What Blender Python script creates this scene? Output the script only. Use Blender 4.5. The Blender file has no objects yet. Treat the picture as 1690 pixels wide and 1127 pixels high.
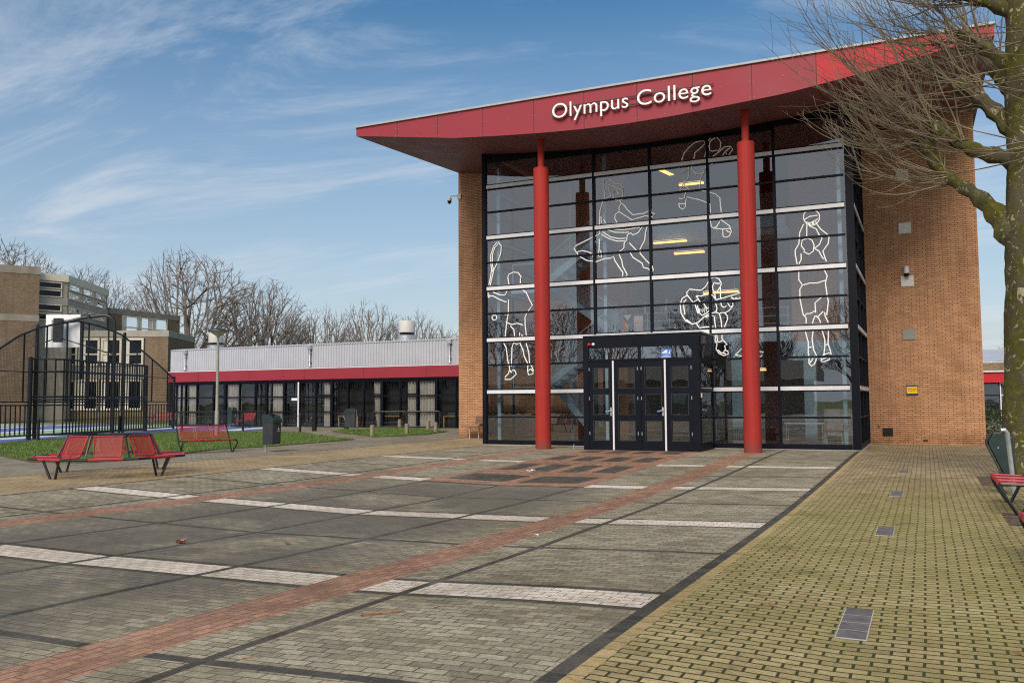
import bpy, math, random
import numpy as np
from math import sin, cos, pi, radians, sqrt, atan2
from mathutils import Vector, Matrix

# All lengths below are in drawing units of the facade survey; S turns them into metres.
S = 1.27
scene = bpy.context.scene
col = scene.collection

# ------------------------------------------------------------------ camera
cam_d = bpy.data.cameras.new('camera')
cam = bpy.data.objects.new('camera', cam_d)
col.objects.link(cam)
YAW, PITCH, ROLL = -0.4362, 0.0681, -0.0062
_F = Vector((sin(YAW)*cos(PITCH), cos(YAW)*cos(PITCH), sin(PITCH)))
_r = Vector((cos(YAW), -sin(YAW), 0)); _u = _r.cross(_F)
_R = _r*cos(ROLL)+_u*sin(ROLL); _U = _u*cos(ROLL)-_r*sin(ROLL)
m = Matrix((( _R.x, _U.x, -_F.x), (_R.y, _U.y, -_F.y), (_R.z, _U.z, -_F.z))).to_4x4()
m.translation = Vector((12.4645, -24.8736, 1.2159))*S
cam.matrix_world = m
cam_d.sensor_width = 36
cam_d.lens = 1461.9/1690*36
cam_d.clip_start = 0.05
cam_d.clip_end = 3000
scene.camera = cam

# ------------------------------------------------------------------ sky, sun, exposure
SUN_EL, SUN_AZ = radians(42), radians(176)      # azimuth clockwise from +Y
world = bpy.data.worlds.new('World'); scene.world = world; world.use_nodes = True
nt = world.node_tree; N = nt.nodes; L = nt.links; N.clear()
def wn(t, **k):
    n = N.new(t)
    for a, b in k.items(): setattr(n, a, b)
    return n
wout = wn('ShaderNodeOutputWorld'); bg = wn('ShaderNodeBackground'); bg.inputs[1].default_value = 0.095
sky = wn('ShaderNodeTexSky', sky_type='NISHITA', sun_disc=False, sun_elevation=SUN_EL, sun_rotation=SUN_AZ,
         air_density=1.1, dust_density=1.6, ozone_density=3.0)
tc = wn('ShaderNodeTexCoord'); sp = wn('ShaderNodeSeparateXYZ'); L.new(tc.outputs['Generated'], sp.inputs[0])
def wm(op, a, b=None, c=None, clamp=False):
    n = wn('ShaderNodeMath', operation=op, use_clamp=clamp)
    for i, v in enumerate((a, b, c)):
        if v is None: continue
        if isinstance(v, (int, float)): n.inputs[i].default_value = v
        else: L.new(v, n.inputs[i])
    return n.outputs[0]
zz = wm('ADD', wm('MAXIMUM', sp.outputs[2], 0.0), 0.16)
cx = wm('DIVIDE', sp.outputs[0], zz); cy = wm('DIVIDE', sp.outputs[1], zz)
cb = wn('ShaderNodeCombineXYZ'); L.new(cx, cb.inputs[0]); L.new(cy, cb.inputs[1])
mp = wn('ShaderNodeMapping'); L.new(cb.outputs[0], mp.inputs[0])
mp.inputs['Rotation'].default_value = (0, 0, radians(34)); mp.inputs['Scale'].default_value = (0.62, 1.9, 1); mp.inputs['Location'].default_value = (3.1, 1.7, 0)
n1 = wn('ShaderNodeTexNoise'); L.new(mp.outputs[0], n1.inputs['Vector'])
n1.inputs['Scale'].default_value = 1.15; n1.inputs['Detail'].default_value = 9; n1.inputs['Roughness'].default_value = 0.68; n1.inputs['Distortion'].default_value = 1.2
n2 = wn('ShaderNodeTexNoise'); L.new(cb.outputs[0], n2.inputs['Vector'])
n2.inputs['Scale'].default_value = 0.55; n2.inputs['Detail'].default_value = 4; n2.inputs['Distortion'].default_value = 0.4
r1 = wn('ShaderNodeMapRange'); L.new(n1.outputs[0], r1.inputs[0]); r1.inputs[1].default_value = 0.44; r1.inputs[2].default_value = 0.70; r1.interpolation_type = 'SMOOTHSTEP'
r2 = wn('ShaderNodeMapRange'); L.new(n2.outputs[0], r2.inputs[0]); r2.inputs[1].default_value = 0.22; r2.inputs[2].default_value = 0.5
veil = wn('ShaderNodeMapRange'); L.new(sp.outputs[2], veil.inputs[0]); veil.inputs[1].default_value = 0.42; veil.inputs[2].default_value = 0.0; veil.inputs[3].default_value = 0.0; veil.inputs[4].default_value = 0.62
cl = wm('MULTIPLY', wm('MULTIPLY', r1.outputs[0], r2.outputs[0]), 0.40)
back = wn('ShaderNodeMapRange'); L.new(sp.outputs[1], back.inputs[0]); back.inputs[1].default_value = 0.15; back.inputs[2].default_value = -0.55; back.inputs[3].default_value = 0.0; back.inputs[4].default_value = 0.75  # added cloud out of view behind the camera, whitens scene light and glass reflections
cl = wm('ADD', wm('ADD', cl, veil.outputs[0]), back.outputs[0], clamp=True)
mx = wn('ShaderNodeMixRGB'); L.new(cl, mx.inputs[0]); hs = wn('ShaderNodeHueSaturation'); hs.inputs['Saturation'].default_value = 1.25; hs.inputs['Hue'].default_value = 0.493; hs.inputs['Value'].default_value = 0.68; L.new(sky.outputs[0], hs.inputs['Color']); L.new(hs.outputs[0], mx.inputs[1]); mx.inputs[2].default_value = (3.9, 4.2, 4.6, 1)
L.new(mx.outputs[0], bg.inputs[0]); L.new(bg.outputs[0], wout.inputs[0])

sun_d = bpy.data.lights.new('sun', 'SUN'); sun_d.energy = 2.1; sun_d.angle = radians(34); sun_d.color = (1, 0.90, 0.78)
sun = bpy.data.objects.new('sun', sun_d); col.objects.link(sun)
sd = Vector((sin(SUN_AZ)*cos(SUN_EL), cos(SUN_AZ)*cos(SUN_EL), sin(SUN_EL)))
sun.rotation_euler = (-sd).to_track_quat('-Z', 'Y').to_euler()
scene.view_settings.view_transform = 'Standard'; scene.view_settings.look = 'None'
scene.view_settings.exposure = 0.86; scene.view_settings.gamma = 1
scene.cycles.max_bounces = 8; scene.cycles.transparent_max_bounces = 16; scene.cycles.sample_clamp_indirect = 0.9
scene.cycles.use_denoising = False; scene.cycles.filter_width = 1.15; scene.cycles.use_adaptive_sampling = False

# ------------------------------------------------------------------ materials
MATS = {}
class NT:
    def __init__(s, name):
        s.m = bpy.data.materials.new(name); s.m.use_nodes = True
        s.t = s.m.node_tree; s.b = s.t.nodes['Principled BSDF']; s.out = s.t.nodes['Material Output']
    def n(s, t, **k):
        x = s.t.nodes.new(t)
        for a, b in k.items(): setattr(x, a, b)
        return x
    def l(s, a, b): s.t.links.new(a, b)
    def math(s, op, a, b=None, c=None, clamp=False):
        n = s.n('ShaderNodeMath', operation=op, use_clamp=clamp)
        for i, v in enumerate((a, b, c)):
            if v is None: continue
            if isinstance(v, (int, float)): n.inputs[i].default_value = v
            else: s.l(v, n.inputs[i])
        return n.outputs[0]
    def pos(s):      # world position in drawing units
        g = s.n('ShaderNodeNewGeometry'); v = s.n('ShaderNodeVectorMath', operation='SCALE'); s.l(g.outputs['Position'], v.inputs[0]); v.inputs['Scale'].default_value = 1/S
        return v.outputs[0]
    def noise(s, vec, scale, detail=4, rough=0.55, dist=0.0):
        n = s.n('ShaderNodeTexNoise'); s.l(vec, n.inputs['Vector'])
        n.inputs['Scale'].default_value = scale; n.inputs['Detail'].default_value = detail; n.inputs['Roughness'].default_value = rough; n.inputs['Distortion'].default_value = dist
        return n.outputs[0]
    def rng(s, v, a, b, c=0.0, d=1.0, smooth=True):
        n = s.n('ShaderNodeMapRange'); s.l(v, n.inputs[0])
        n.inputs[1].default_value = a; n.inputs[2].default_value = b; n.inputs[3].default_value = c; n.inputs[4].default_value = d
        if smooth: n.interpolation_type = 'SMOOTHSTEP'
        return n.outputs[0]
    def mix(s, f, a, b, mode='MIX'):
        n = s.n('ShaderNodeMixRGB', blend_type=mode)
        for i, v in ((0, f), (1, a), (2, b)):
            if isinstance(v, (int, float)): n.inputs[i].default_value = v
            elif isinstance(v, tuple): n.inputs[i].default_value = (*v, 1) if len(v) == 3 else v
            else: s.l(v, n.inputs[i])
        return n.outputs[0]
    def bump(s, h, strength=0.3, dist=0.01):
        n = s.n('ShaderNodeBump'); n.inputs['Strength'].default_value = strength; n.inputs['Distance'].default_value = dist
        s.l(h, n.inputs['Height']); s.l(n.outputs[0], s.b.inputs['Normal']); return n
def mat(name, base, rough=0.6, metal=0.0, var=0.12, scale=3.0, bump=0.0, bscale=40, spec=0.5, fine=0.0):
    if name in MATS: return MATS[name]
    q = NT(name); g = q.n('ShaderNodeTexCoord'); v = g.outputs['Object']
    n = q.noise(v, scale, 5, 0.6)
    f = q.rng(n, 0.3, 0.7, 1-var, 1+var, False)
    if fine:
        n2 = q.noise(v, scale*18, 3, 0.7); f = q.math('MULTIPLY', f, q.rng(n2, 0.3, 0.7, 1-fine, 1+fine, False))
    vv = q.n('ShaderNodeVectorMath', operation='SCALE'); vv.inputs[0].default_value = base; q.l(f, vv.inputs['Scale'])
    q.l(vv.outputs[0], q.b.inputs['Base Color'])
    q.b.inputs['Metallic'].default_value = metal
    r = q.rng(n, 0.3, 0.7, rough*0.88, min(1, rough*1.12), False); q.l(r, q.b.inputs['Roughness'])
    q.b.inputs['Specular IOR Level'].default_value = spec
    if bump: q.bump(q.noise(v, bscale, 4, 0.6), bump, 0.004)
    MATS[name] = q.m; return q.m
def brick_wall_mat(name, c1, c2, mortar, w=0.22, h=0.0605, ms=0.0065, dirt=(0.5, 0.45, 0.4)):
    q = NT(name); p = q.pos(); s = q.n('ShaderNodeSeparateXYZ'); q.l(p, s.inputs[0])
    c = q.n('ShaderNodeCombineXYZ'); q.l(q.math('ADD', s.outputs[0], s.outputs[1]), c.inputs[0]); q.l(s.outputs[2], c.inputs[1])
    b = q.n('ShaderNodeTexBrick'); q.l(c.outputs[0], b.inputs['Vector'])
    b.offset = 0.37; b.offset_frequency = 2
    b.inputs['Color1'].default_value = (*c1, 1); b.inputs['Color2'].default_value = (*c2, 1); b.inputs['Mortar'].default_value = (*mortar, 1)
    b.inputs['Scale'].default_value = 1; b.inputs['Mortar Size'].default_value = ms; b.inputs['Mortar Smooth'].default_value = 0.25
    b.inputs['Bias'].default_value = -0.15; b.inputs['Brick Width'].default_value = w; b.inputs['Row Height'].default_value = h
    n = q.noise(c.outputs[0], 9, 3, 0.7); colr = q.mix(q.rng(n, 0.3, 0.75, 0.0, 0.22, False), b.outputs[0], tuple(x*0.55 for x in c1), 'MIX')
    n = q.noise(p, 0.5, 5, 0.65); colr = q.mix(q.rng(n, 0.42, 0.75, 0, 0.5), colr, dirt, 'MULTIPLY')
    mpw = q.n('ShaderNodeMapping'); q.l(p, mpw.inputs[0]); mpw.inputs['Scale'].default_value = (2.2, 2.2, 0.16); ns = q.noise(mpw.outputs[0], 1.3, 5, 0.7)
    colr = q.mix(q.rng(ns, 0.5, 0.72, 0, 0.4), colr, dirt, 'MULTIPLY')
    nf = q.noise(p, 5.0, 5, 0.7); foot = q.math('MULTIPLY', q.rng(s.outputs[2], 0.55, -0.1), q.rng(nf, 0.35, 0.6, 0.2, 0.8)); colr = q.mix(foot, colr, (0.55, 0.5, 0.42), 'MULTIPLY')
    n = q.noise(p, 70, 2, 0.8); colr = q.mix(0.25, colr, q.mix(n, (0.4, 0.4, 0.4), (1.5, 1.5, 1.5)), 'MULTIPLY')
    q.l(colr, q.b.inputs['Base Color']); q.b.inputs['Roughness'].default_value = 0.9; q.b.inputs['Specular IOR Level'].default_value = 0.25
    hh = q.math('ADD', q.math('MULTIPLY', q.math('SUBTRACT', 1.0, b.outputs['Fac']), 1.0), q.math('MULTIPLY', n, 0.25))
    q.bump(hh, 0.7, 0.008*S); MATS[name] = q.m; return q.m
def paver_mat(name, c1, c2, mortar, w, h, ms, along='X', org=(0, 0), moss=0.0, dark=False, grain=0.35):
    q = NT(name); p = q.pos(); s = q.n('ShaderNodeSeparateXYZ'); q.l(p, s.inputs[0])
    wob = q.n('ShaderNodeTexNoise'); q.l(p, wob.inputs['Vector']); wob.inputs['Scale'].default_value = 0.9; wob.inputs['Detail'].default_value = 3
    wx = q.math('MULTIPLY', q.math('SUBTRACT', wob.outputs[0], 0.5), 0.03)
    X = q.math('ADD', q.math('SUBTRACT', s.outputs[0], org[0]), wx); Y = q.math('ADD', q.math('SUBTRACT', s.outputs[1], org[1]), q.math('MULTIPLY', wx, 0.8))
    c = q.n('ShaderNodeCombineXYZ')
    if along == 'X': q.l(X, c.inputs[0]); q.l(Y, c.inputs[1])
    else: q.l(Y, c.inputs[0]); q.l(X, c.inputs[1])
    b = q.n('ShaderNodeTexBrick'); q.l(c.outputs[0], b.inputs['Vector'])
    b.offset = 0.5 if not dark else 0.5
    b.inputs['Color1'].default_value = (*c1, 1); b.inputs['Color2'].default_value = (*c2, 1); b.inputs['Mortar'].default_value = (*mortar, 1)
    b.inputs['Scale'].default_value = 1; b.inputs['Mortar Size'].default_value = ms; b.inputs['Mortar Smooth'].default_value = 0.35
    b.inputs['Bias'].default_value = 0.0; b.inputs['Brick Width'].default_value = w; b.inputs['Row Height'].default_value = h
    colr = b.outputs[0]
    g1 = q.noise(p, 130, 3, 0.85); colr = q.mix(grain, colr, q.mix(q.rng(g1, 0.3, 0.7, 0, 1, False), (0.2, 0.2, 0.2), (1.95, 1.95, 1.85)), 'MULTIPLY')
    g0 = q.noise(p, 27, 4, 0.8); colr = q.mix(0.55, colr, q.mix(q.rng(g0, 0.32, 0.68, 0, 1, False), (0.45, 0.43, 0.40), (1.5, 1.5, 1.5)), 'MULTIPLY')
    g2 = q.noise(p, 2.2, 5, 0.65, 0.3); colr = q.mix(q.rng(g2, 0.42, 0.72, 0, 0.5), colr, (0.48, 0.46, 0.42), 'MULTIPLY')
    g3 = q.noise(p, 0.45, 4, 0.6, 0.5); colr = q.mix(q.rng(g3, 0.4, 0.65, 0, 0.55), colr, (0.6, 0.57, 0.52), 'MULTIPLY')
    g4 = q.noise(p, 6.5, 6, 0.75, 0.8); colr = q.mix(q.rng(g4, 0.56, 0.70, 0, 0.55), colr, (0.42, 0.40, 0.36), 'MULTIPLY')
    g5 = q.noise(p, 1.1, 6, 0.7, 1.5); colr = q.mix(q.rng(g5, 0.57, 0.72, 0, 0.35), colr, (0.30, 0.27, 0.21))
    if dark:   # soot-dark worn middle of the playground
        ex = q.rng(s.outputs[0], 1.5, 4.2); ex2 = q.rng(s.outputs[0], 8.5, 6.9); ey = q.rng(s.outputs[1], -9.6, -11.5); ey2 = q.rng(s.outputs[1], -60, -50)
        mk = q.math('MULTIPLY', q.math('MULTIPLY', ex, ex2), q.math('MULTIPLY', ey, ey2))
        nn = q.noise(p, 0.55, 5, 0.6, 0.8); mk = q.math('MULTIPLY', mk, q.rng(nn, 0.3, 0.55, 0.25, 1.0))
        jm = q.math('SUBTRACT', 1.0, q.math('MULTIPLY', b.outputs['Fac'], 0.75)); colr = q.mix(q.math('MULTIPLY', q.math('MULTIPLY', mk, 0.8), jm), colr, q.mix(g1, (0.05, 0.044, 0.040), (0.15, 0.135, 0.12)))
    # moss in joints and patches
    if moss:
        d = q.n('ShaderNodeVectorMath', operation='DISTANCE'); q.l(p, d.inputs[0]); d.inputs[1].default_value = (13.4, -15.5, -0.1)
        near = q.rng(d.outputs['Value'], 9.5, 1.5)
        mn = q.noise(p, 1.1, 6, 0.7, 0.6); mk = q.math('MULTIPLY', near, q.rng(mn, 0.25, 0.6, 0.35, 1.0))
        colr = q.mix(q.math('MULTIPLY', mk, moss), colr, q.mix(g1, (0.15, 0.14, 0.035), (0.37, 0.33, 0.10)))
        mn2 = q.noise(p, 3.1, 6, 0.75, 0.5); colr = q.mix(q.math('MULTIPLY', q.math('MULTIPLY', near, q.rng(mn2, 0.55, 0.7)), 0.55), colr, (0.06, 0.055, 0.03))
        colr = q.mix(q.math('MULTIPLY', b.outputs['Fac'], 0.85), colr, q.mix(near, (0.035, 0.028, 0.018), (0.03, 0.04, 0.006)))
    else:
        mj = q.noise(p, 1.6, 4, 0.6); colr = q.mix(q.math('MULTIPLY', b.outputs['Fac'], 0.7), colr, q.mix(q.rng(mj, 0.4, 0.6), mortar, (0.20, 0.17, 0.075)))
    # pale gum and lichen spots
    v = q.n('ShaderNodeTexVoronoi'); q.l(p, v.inputs['Vector']); v.inputs['Scale'].default_value = 2.6
    vr = q.n('ShaderNodeSeparateColor'); q.l(v.outputs['Color'], vr.inputs[0])
    sp1 = q.math('MULTIPLY', q.math('LESS_THAN', v.outputs['Distance'], q.math('MULTIPLY', vr.outputs[0], 0.045)), q.math('GREATER_THAN', vr.outputs[1], 0.45))
    colr = q.mix(q.math('MULTIPLY', sp1, 0.7), colr, (0.5, 0.48, 0.43))
    q.l(colr, q.b.inputs['Base Color']); q.b.inputs['Roughness'].default_value = 0.92; q.b.inputs['Specular IOR Level'].default_value = 0.22
    hh = q.math('ADD', q.math('SUBTRACT', 1.0, b.outputs['Fac']), q.math('MULTIPLY', g1, 0.5))
    q.bump(hh, 0.85, 0.006*S); MATS[name] = q.m; return q.m
def glass_mat(name, tint=(0.72, 0.8, 0.84), refl=0.30, rough=0.0):
    q = NT(name); q.t.nodes.remove(q.b)
    tr = q.n('ShaderNodeBsdfTransparent'); tr.inputs[0].default_value = (*tint, 1)
    gl = q.n('ShaderNodeBsdfGlossy'); gl.inputs['Roughness'].default_value = rough; gl.inputs['Color'].default_value = (0.93, 0.96, 1, 1)
    fr = q.n('ShaderNodeFresnel'); fr.inputs[0].default_value = 1.5
    g = q.n('ShaderNodeTexCoord'); n = q.noise(g.outputs['Object'], 0.9, 2, 0.5)
    bp = q.n('ShaderNodeBump'); bp.inputs['Strength'].default_value = 0.05; bp.inputs['Distance'].default_value = 0.05; q.l(n, bp.inputs['Height'])
    q.l(bp.outputs[0], gl.inputs['Normal'])
    mx_ = q.n('ShaderNodeMixShader'); q.l(q.math('ADD', fr.outputs[0], refl, clamp=True), mx_.inputs[0]); q.l(tr.outputs[0], mx_.inputs[1]); q.l(gl.outputs[0], mx_.inputs[2])
    q.l(mx_.outputs[0], q.out.inputs[0]); MATS[name] = q.m; return q.m
def emit_mat(name, c, strength):
    q = NT(name); q.b.inputs['Base Color'].default_value = (*c, 1); q.b.inputs['Emission Color'].default_value = (*c, 1); q.b.inputs['Emission Strength'].default_value = strength
    MATS[name] = q.m; return q.m
def wire_mat(name, base, sx, sz, th, diag=False, back=None):
    """Wire mesh or perforated sheet: a real grid of holes cut by alpha."""
    q = NT(name); g = q.n('ShaderNodeTexCoord'); s = q.n('ShaderNodeSeparateXYZ'); q.l(g.outputs['UV'], s.inputs[0])
    def bars(v, sp_):
        f = q.math('FRACT', q.math('DIVIDE', v, sp_)); return q.math('LESS_THAN', f, th)
    a = q.math('MAXIMUM', bars(s.outputs[0], sx), bars(s.outputs[1], sz))
    q.b.inputs['Base Color'].default_value = (*base, 1); q.b.inputs['Roughness'].default_value = 0.45
    q.l(a, q.b.inputs['Alpha']); MATS[name] = q.m; return q.m

RED = (0.40, 0.022, 0.026)
def column_paint():
    q = NT('red_column_paint'); p = q.pos(); s = q.n('ShaderNodeSeparateXYZ'); q.l(p, s.inputs[0])
    mp_ = q.n('ShaderNodeMapping'); q.l(p, mp_.inputs[0]); mp_.inputs['Scale'].default_value = (9, 9, 0.35)
    st = q.noise(mp_.outputs[0], 1.0, 5, 0.7); n_ = q.noise(p, 3.0, 6, 0.7, 0.4); n9 = q.noise(p, 16, 6, 0.8, 0.8); g = q.noise(p, 120, 3, 0.8)
    c = q.mix(q.rng(st, 0.35, 0.7), (0.37, 0.024, 0.017), (0.27, 0.020, 0.016)); c = q.mix(q.rng(n_, 0.55, 0.75, 0, 0.35), c, (0.42, 0.06, 0.045))
    low = q.rng(s.outputs[2], 2.4, 0.0); c = q.mix(q.math('MULTIPLY', low, q.rng(n9, 0.60, 0.68, 0, 0.7)), c, (0.10, 0.02, 0.018))
    lo2 = q.rng(s.outputs[2], 0.35, -0.1); c = q.mix(q.math('MULTIPLY', lo2, q.rng(n_, 0.3, 0.6, 0.2, 0.7)), c, (0.13, 0.06, 0.045))
    c = q.mix(0.2, c, q.mix(g, (0.3, 0.3, 0.3), (1.7, 1.7, 1.7)), 'MULTIPLY')
    q.l(c, q.b.inputs['Base Color']); q.b.inputs['Roughness'].default_value = 0.72; q.b.inputs['Specular IOR Level'].default_value = 0.35; q.bump(g, 0.12, 0.004); MATS['red_column_paint'] = q.m
column_paint()
mat('red_panel', (0.265, 0.015, 0.030), 0.6, var=0.07, scale=0.7, fine=0.05)
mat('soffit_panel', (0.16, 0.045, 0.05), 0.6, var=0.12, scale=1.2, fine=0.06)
mat('navy_frame', (0.0045, 0.006, 0.012), 0.5, var=0.2, scale=2.0, spec=0.15)
mat('trim_metal', (0.36, 0.38, 0.38), 0.4, var=0.1)
mat('white_metal', (0.66, 0.66, 0.68), 0.35, var=0.08, scale=3, fine=0.05)
mat('galvanised', (0.42, 0.45, 0.47), 0.42, metal=0.6, var=0.25, scale=7, fine=0.1)
mat('steel_blue', (0.32, 0.48, 0.56), 0.45, var=0.1)
mat('screw_head', (0.30, 0.16, 0.16), 0.5)
mat('letter_white', (0.82, 0.82, 0.78), 0.4, var=0.04)
mat('black_paint', (0.012, 0.013, 0.015), 0.38, var=0.25, scale=5)
mat('charcoal_paint', (0.028, 0.032, 0.037), 0.5, var=0.2, scale=5, fine=0.1)
mat('green_black', (0.012, 0.03, 0.03), 0.42, var=0.2, scale=4, fine=0.1)
mat('bench_red', (0.36, 0.022, 0.034), 0.5, var=0.3, scale=5, fine=0.12)
mat('ribbed_sheet', (0.46, 0.47, 0.52), 0.4, var=0.06, scale=0.8, metal=0.15)
mat('concrete', (0.33, 0.30, 0.26), 0.9, var=0.2, scale=1.5, fine=0.14, bump=0.3)
mat('tower_concrete', (0.33, 0.29, 0.235), 0.9, var=0.2, scale=1.2, fine=0.15)
mat('concrete_dark', (0.24, 0.21, 0.17), 0.9, var=0.25, scale=1.2, fine=0.15)
mat('cream_trim', (0.62, 0.56, 0.44), 0.7, var=0.1)
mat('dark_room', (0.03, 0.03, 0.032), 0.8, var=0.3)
mat('floor_inside', (0.16, 0.15, 0.13), 0.5, var=0.1)
mat('ceiling_inside', (0.42, 0.42, 0.40), 0.8, var=0.06)
mat('plaster', (0.45, 0.44, 0.40), 0.8, var=0.06)
mat('timber', (0.24, 0.17, 0.10), 0.75, var=0.3, scale=9, fine=0.2)
mat('bench_wood', (0.17, 0.095, 0.06), 0.7, var=0.25, scale=8, fine=0.2)
mat('post_wood', (0.24, 0.20, 0.15), 0.85, var=0.3, scale=9, fine=0.2)
mat('cover_white', (0.72, 0.70, 0.64), 0.5, var=0.06)
mat('grey_box', (0.50, 0.49, 0.45), 0.5, var=0.08)
mat('grey_box_dull', (0.26, 0.26, 0.23), 0.6, var=0.15)
mat('black_vent', (0.012, 0.01, 0.009), 0.7, var=0.2)
mat('yellow_sign', (0.85, 0.50, 0.0), 0.4, var=0.04)
mat('navy_sign', (0.03, 0.05, 0.13), 0.4, var=0.1)
mat('ink', (0.02, 0.016, 0.01), 0.5, var=0.05)
mat('blue_sticker', (0.09, 0.20, 0.58), 0.35, var=0.06)
mat('sticker_white', (0.8, 0.82, 0.85), 0.4, var=0.04)
mat('alarm_red', (0.75, 0.02, 0.02), 0.25, var=0.05)
mat('twig_wood', (0.30, 0.12, 0.05), 0.8, var=0.3, scale=20)
mat('bark_far', (0.185, 0.16, 0.148), 0.9, var=0.25, scale=1)
mat('plane_twig', (0.165, 0.13, 0.085), 0.8, var=0.75, scale=1.6, fine=0.2)
mat('hedge_leaf', (0.045, 0.085, 0.02), 0.55, var=0.5, scale=6)
mat('paper', (0.85, 0.85, 0.82), 0.7, var=0.05)
mat('pale_wood', (0.5, 0.34, 0.14), 0.5, var=0.1)
mat('lens_black', (0.01, 0.01, 0.012), 0.1, var=0.05)
mat('skin', (0.60, 0.38, 0.27), 0.5, var=0.05)
mat('hair_dark', (0.03, 0.02, 0.015), 0.6)
mat('coat_dark', (0.03, 0.035, 0.045), 0.8)
mat('coat_grey', (0.16, 0.17, 0.20), 0.8)
mat('coat_pale', (0.45, 0.45, 0.43), 0.8)
mat('shirt_white', (0.75, 0.75, 0.73), 0.8)
mat('trouser_dark', (0.025, 0.03, 0.045), 0.8)
mat('mint_metal', (0.42, 0.55, 0.46), 0.45, var=0.05)
mat('rubber', (0.02, 0.02, 0.02), 0.8)
mat('car_paint', (0.35, 0.36, 0.38), 0.25, metal=0.3, var=0.05)
brick_wall_mat('ochre_brick', (0.64, 0.345, 0.185), (0.47, 0.25, 0.135), (0.12, 0.055, 0.035))
brick_wall_mat('brown_brick', (0.29, 0.205, 0.125), (0.19, 0.135, 0.085), (0.11, 0.085, 0.07), ms=0.008)
glass_mat('facade_glass', (0.92, 0.94, 0.96), 0.155)
glass_mat('wing_glass', (0.93, 0.94, 0.95), 0.03)
glass_mat('far_glass', (0.45, 0.5, 0.55), -0.02)
emit_mat('lamp_tube', (1.0, 0.40, 0.08), 1.7)
emit_mat('added_glow', (1.0, 0.80, 0.55), 0.6)  # added glow on the hidden lamp tops, brightens the hall
for n_ in ('lamp_tube', 'added_glow'): MATS[n_].cycles.emission_sampling = 'NONE'
# curtain: pleats are modelled, cloth has a faint stripe
mat('curtain_cloth', (0.66, 0.63, 0.57), 0.9, var=0.12, scale=3)
mat('fig_line', (0.95, 0.95, 0.93), 0.5, var=0.02)
GREY1, GREY2 = (0.375, 0.335, 0.25), (0.215, 0.19, 0.142)
paver_mat('grey_paver', GREY1, GREY2, (0.075, 0.07, 0.05), 0.165, 0.0835, 0.0052, 'X', (10.75, -19.45), dark=True)
paver_mat('white_paver', (0.72, 0.64, 0.56), (0.62, 0.55, 0.48), (0.17, 0.15, 0.11), 0.165, 0.092, 0.005, 'X', (10.75, -19.35), grain=0.18)
paver_mat('red_paver', (0.40, 0.225, 0.155), (0.27, 0.15, 0.11), (0.085, 0.065, 0.05), 0.165, 0.083, 0.0052, 'Y', (2.35, 0))
paver_mat('dark_paver', (0.09, 0.083, 0.072), (0.055, 0.052, 0.046), (0.10, 0.09, 0.055), 0.165, 0.2, 0.004, 'X')
paver_mat('dark_paver_long', (0.088, 0.082, 0.071), (0.055, 0.052, 0.046), (0.075, 0.07, 0.045), 0.165, 0.2, 0.004, 'Y', (-0.02, 0))
paver_mat('yellow_paver', (0.50, 0.395, 0.235), (0.30, 0.225, 0.13), (0.055, 0.042, 0.026), 0.160, 0.083, 0.0085, 'X', (10.97, -20), moss=0.68)
paver_mat('edge_paver', (0.46, 0.34, 0.18), (0.40, 0.29, 0.15), (0.07, 0.05, 0.035), 0.165, 0.20, 0.004, 'Y', (10.80, 0), moss=0.35)
paver_mat('beige_paver', (0.42, 0.32, 0.19), (0.34, 0.26, 0.155), (0.10, 0.075, 0.05), 0.165, 0.083, 0.006, 'Y', (0, 0))
paver_mat('path_paver', (0.29, 0.26, 0.205), (0.23, 0.205, 0.165), (0.10, 0.085, 0.06), 0.165, 0.083, 0.006, 'X', (0, 0))
def grass_mat():
    q = NT('lawn'); p = q.pos(); n = q.noise(p, 2.5, 6, 0.7); n2 = q.noise(p, 55, 3, 0.8)
    c = q.mix(q.rng(n, 0.3, 0.7), (0.055, 0.095, 0.018), (0.12, 0.175, 0.035)); c = q.mix(0.5, c, q.mix(n2, (0.3, 0.3, 0.3), (1.8, 1.8, 1.6)), 'MULTIPLY')
    q.l(c, q.b.inputs['Base Color']); q.b.inputs['Roughness'].default_value = 0.9; q.b.inputs['Specular IOR Level'].default_value = 0.15
    q.bump(n2, 1.0, 0.03); MATS['lawn'] = q.m
grass_mat()
mat('grass_blade', (0.10, 0.165, 0.03), 0.6, var=0.45, scale=1.4)
def dirt_mat():
    q = NT('soil'); p = q.pos(); n = q.noise(p, 14, 6, 0.75)
    q.l(q.mix(q.rng(n, 0.35, 0.65), (0.045, 0.03, 0.02), (0.16, 0.11, 0.07)), q.b.inputs['Base Color']); q.b.inputs['Roughness'].default_value = 1
    q.bump(n, 1.0, 0.03); MATS['soil'] = q.m
dirt_mat()
def court_mat():
    q = NT('court_surface'); p = q.pos(); s = q.n('ShaderNodeSeparateXYZ'); q.l(p, s.inputs[0])
    n = q.noise(p, 0.25, 2, 0.5); t = q.math('ADD', q.math('ADD', q.math('MULTIPLY', s.outputs[0], 0.62), q.math('MULTIPLY', s.outputs[1], 0.14)), q.math('MULTIPLY', n, 1.0))
    w_ = q.math('SINE', q.math('MULTIPLY', t, 0.8))
    c = q.mix(q.rng(w_, 0.1, 0.3), (0.11, 0.16, 0.38), (0.30, 0.42, 0.27)); c = q.mix(q.rng(q.math('SINE', q.math('MULTIPLY', t, 1.9)), 0.8, 0.86), c, (0.6, 0.66, 0.7))
    q.l(c, q.b.inputs['Base Color']); q.b.inputs['Roughness'].default_value = 0.8; MATS['court_surface'] = q.m
court_mat()
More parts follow.
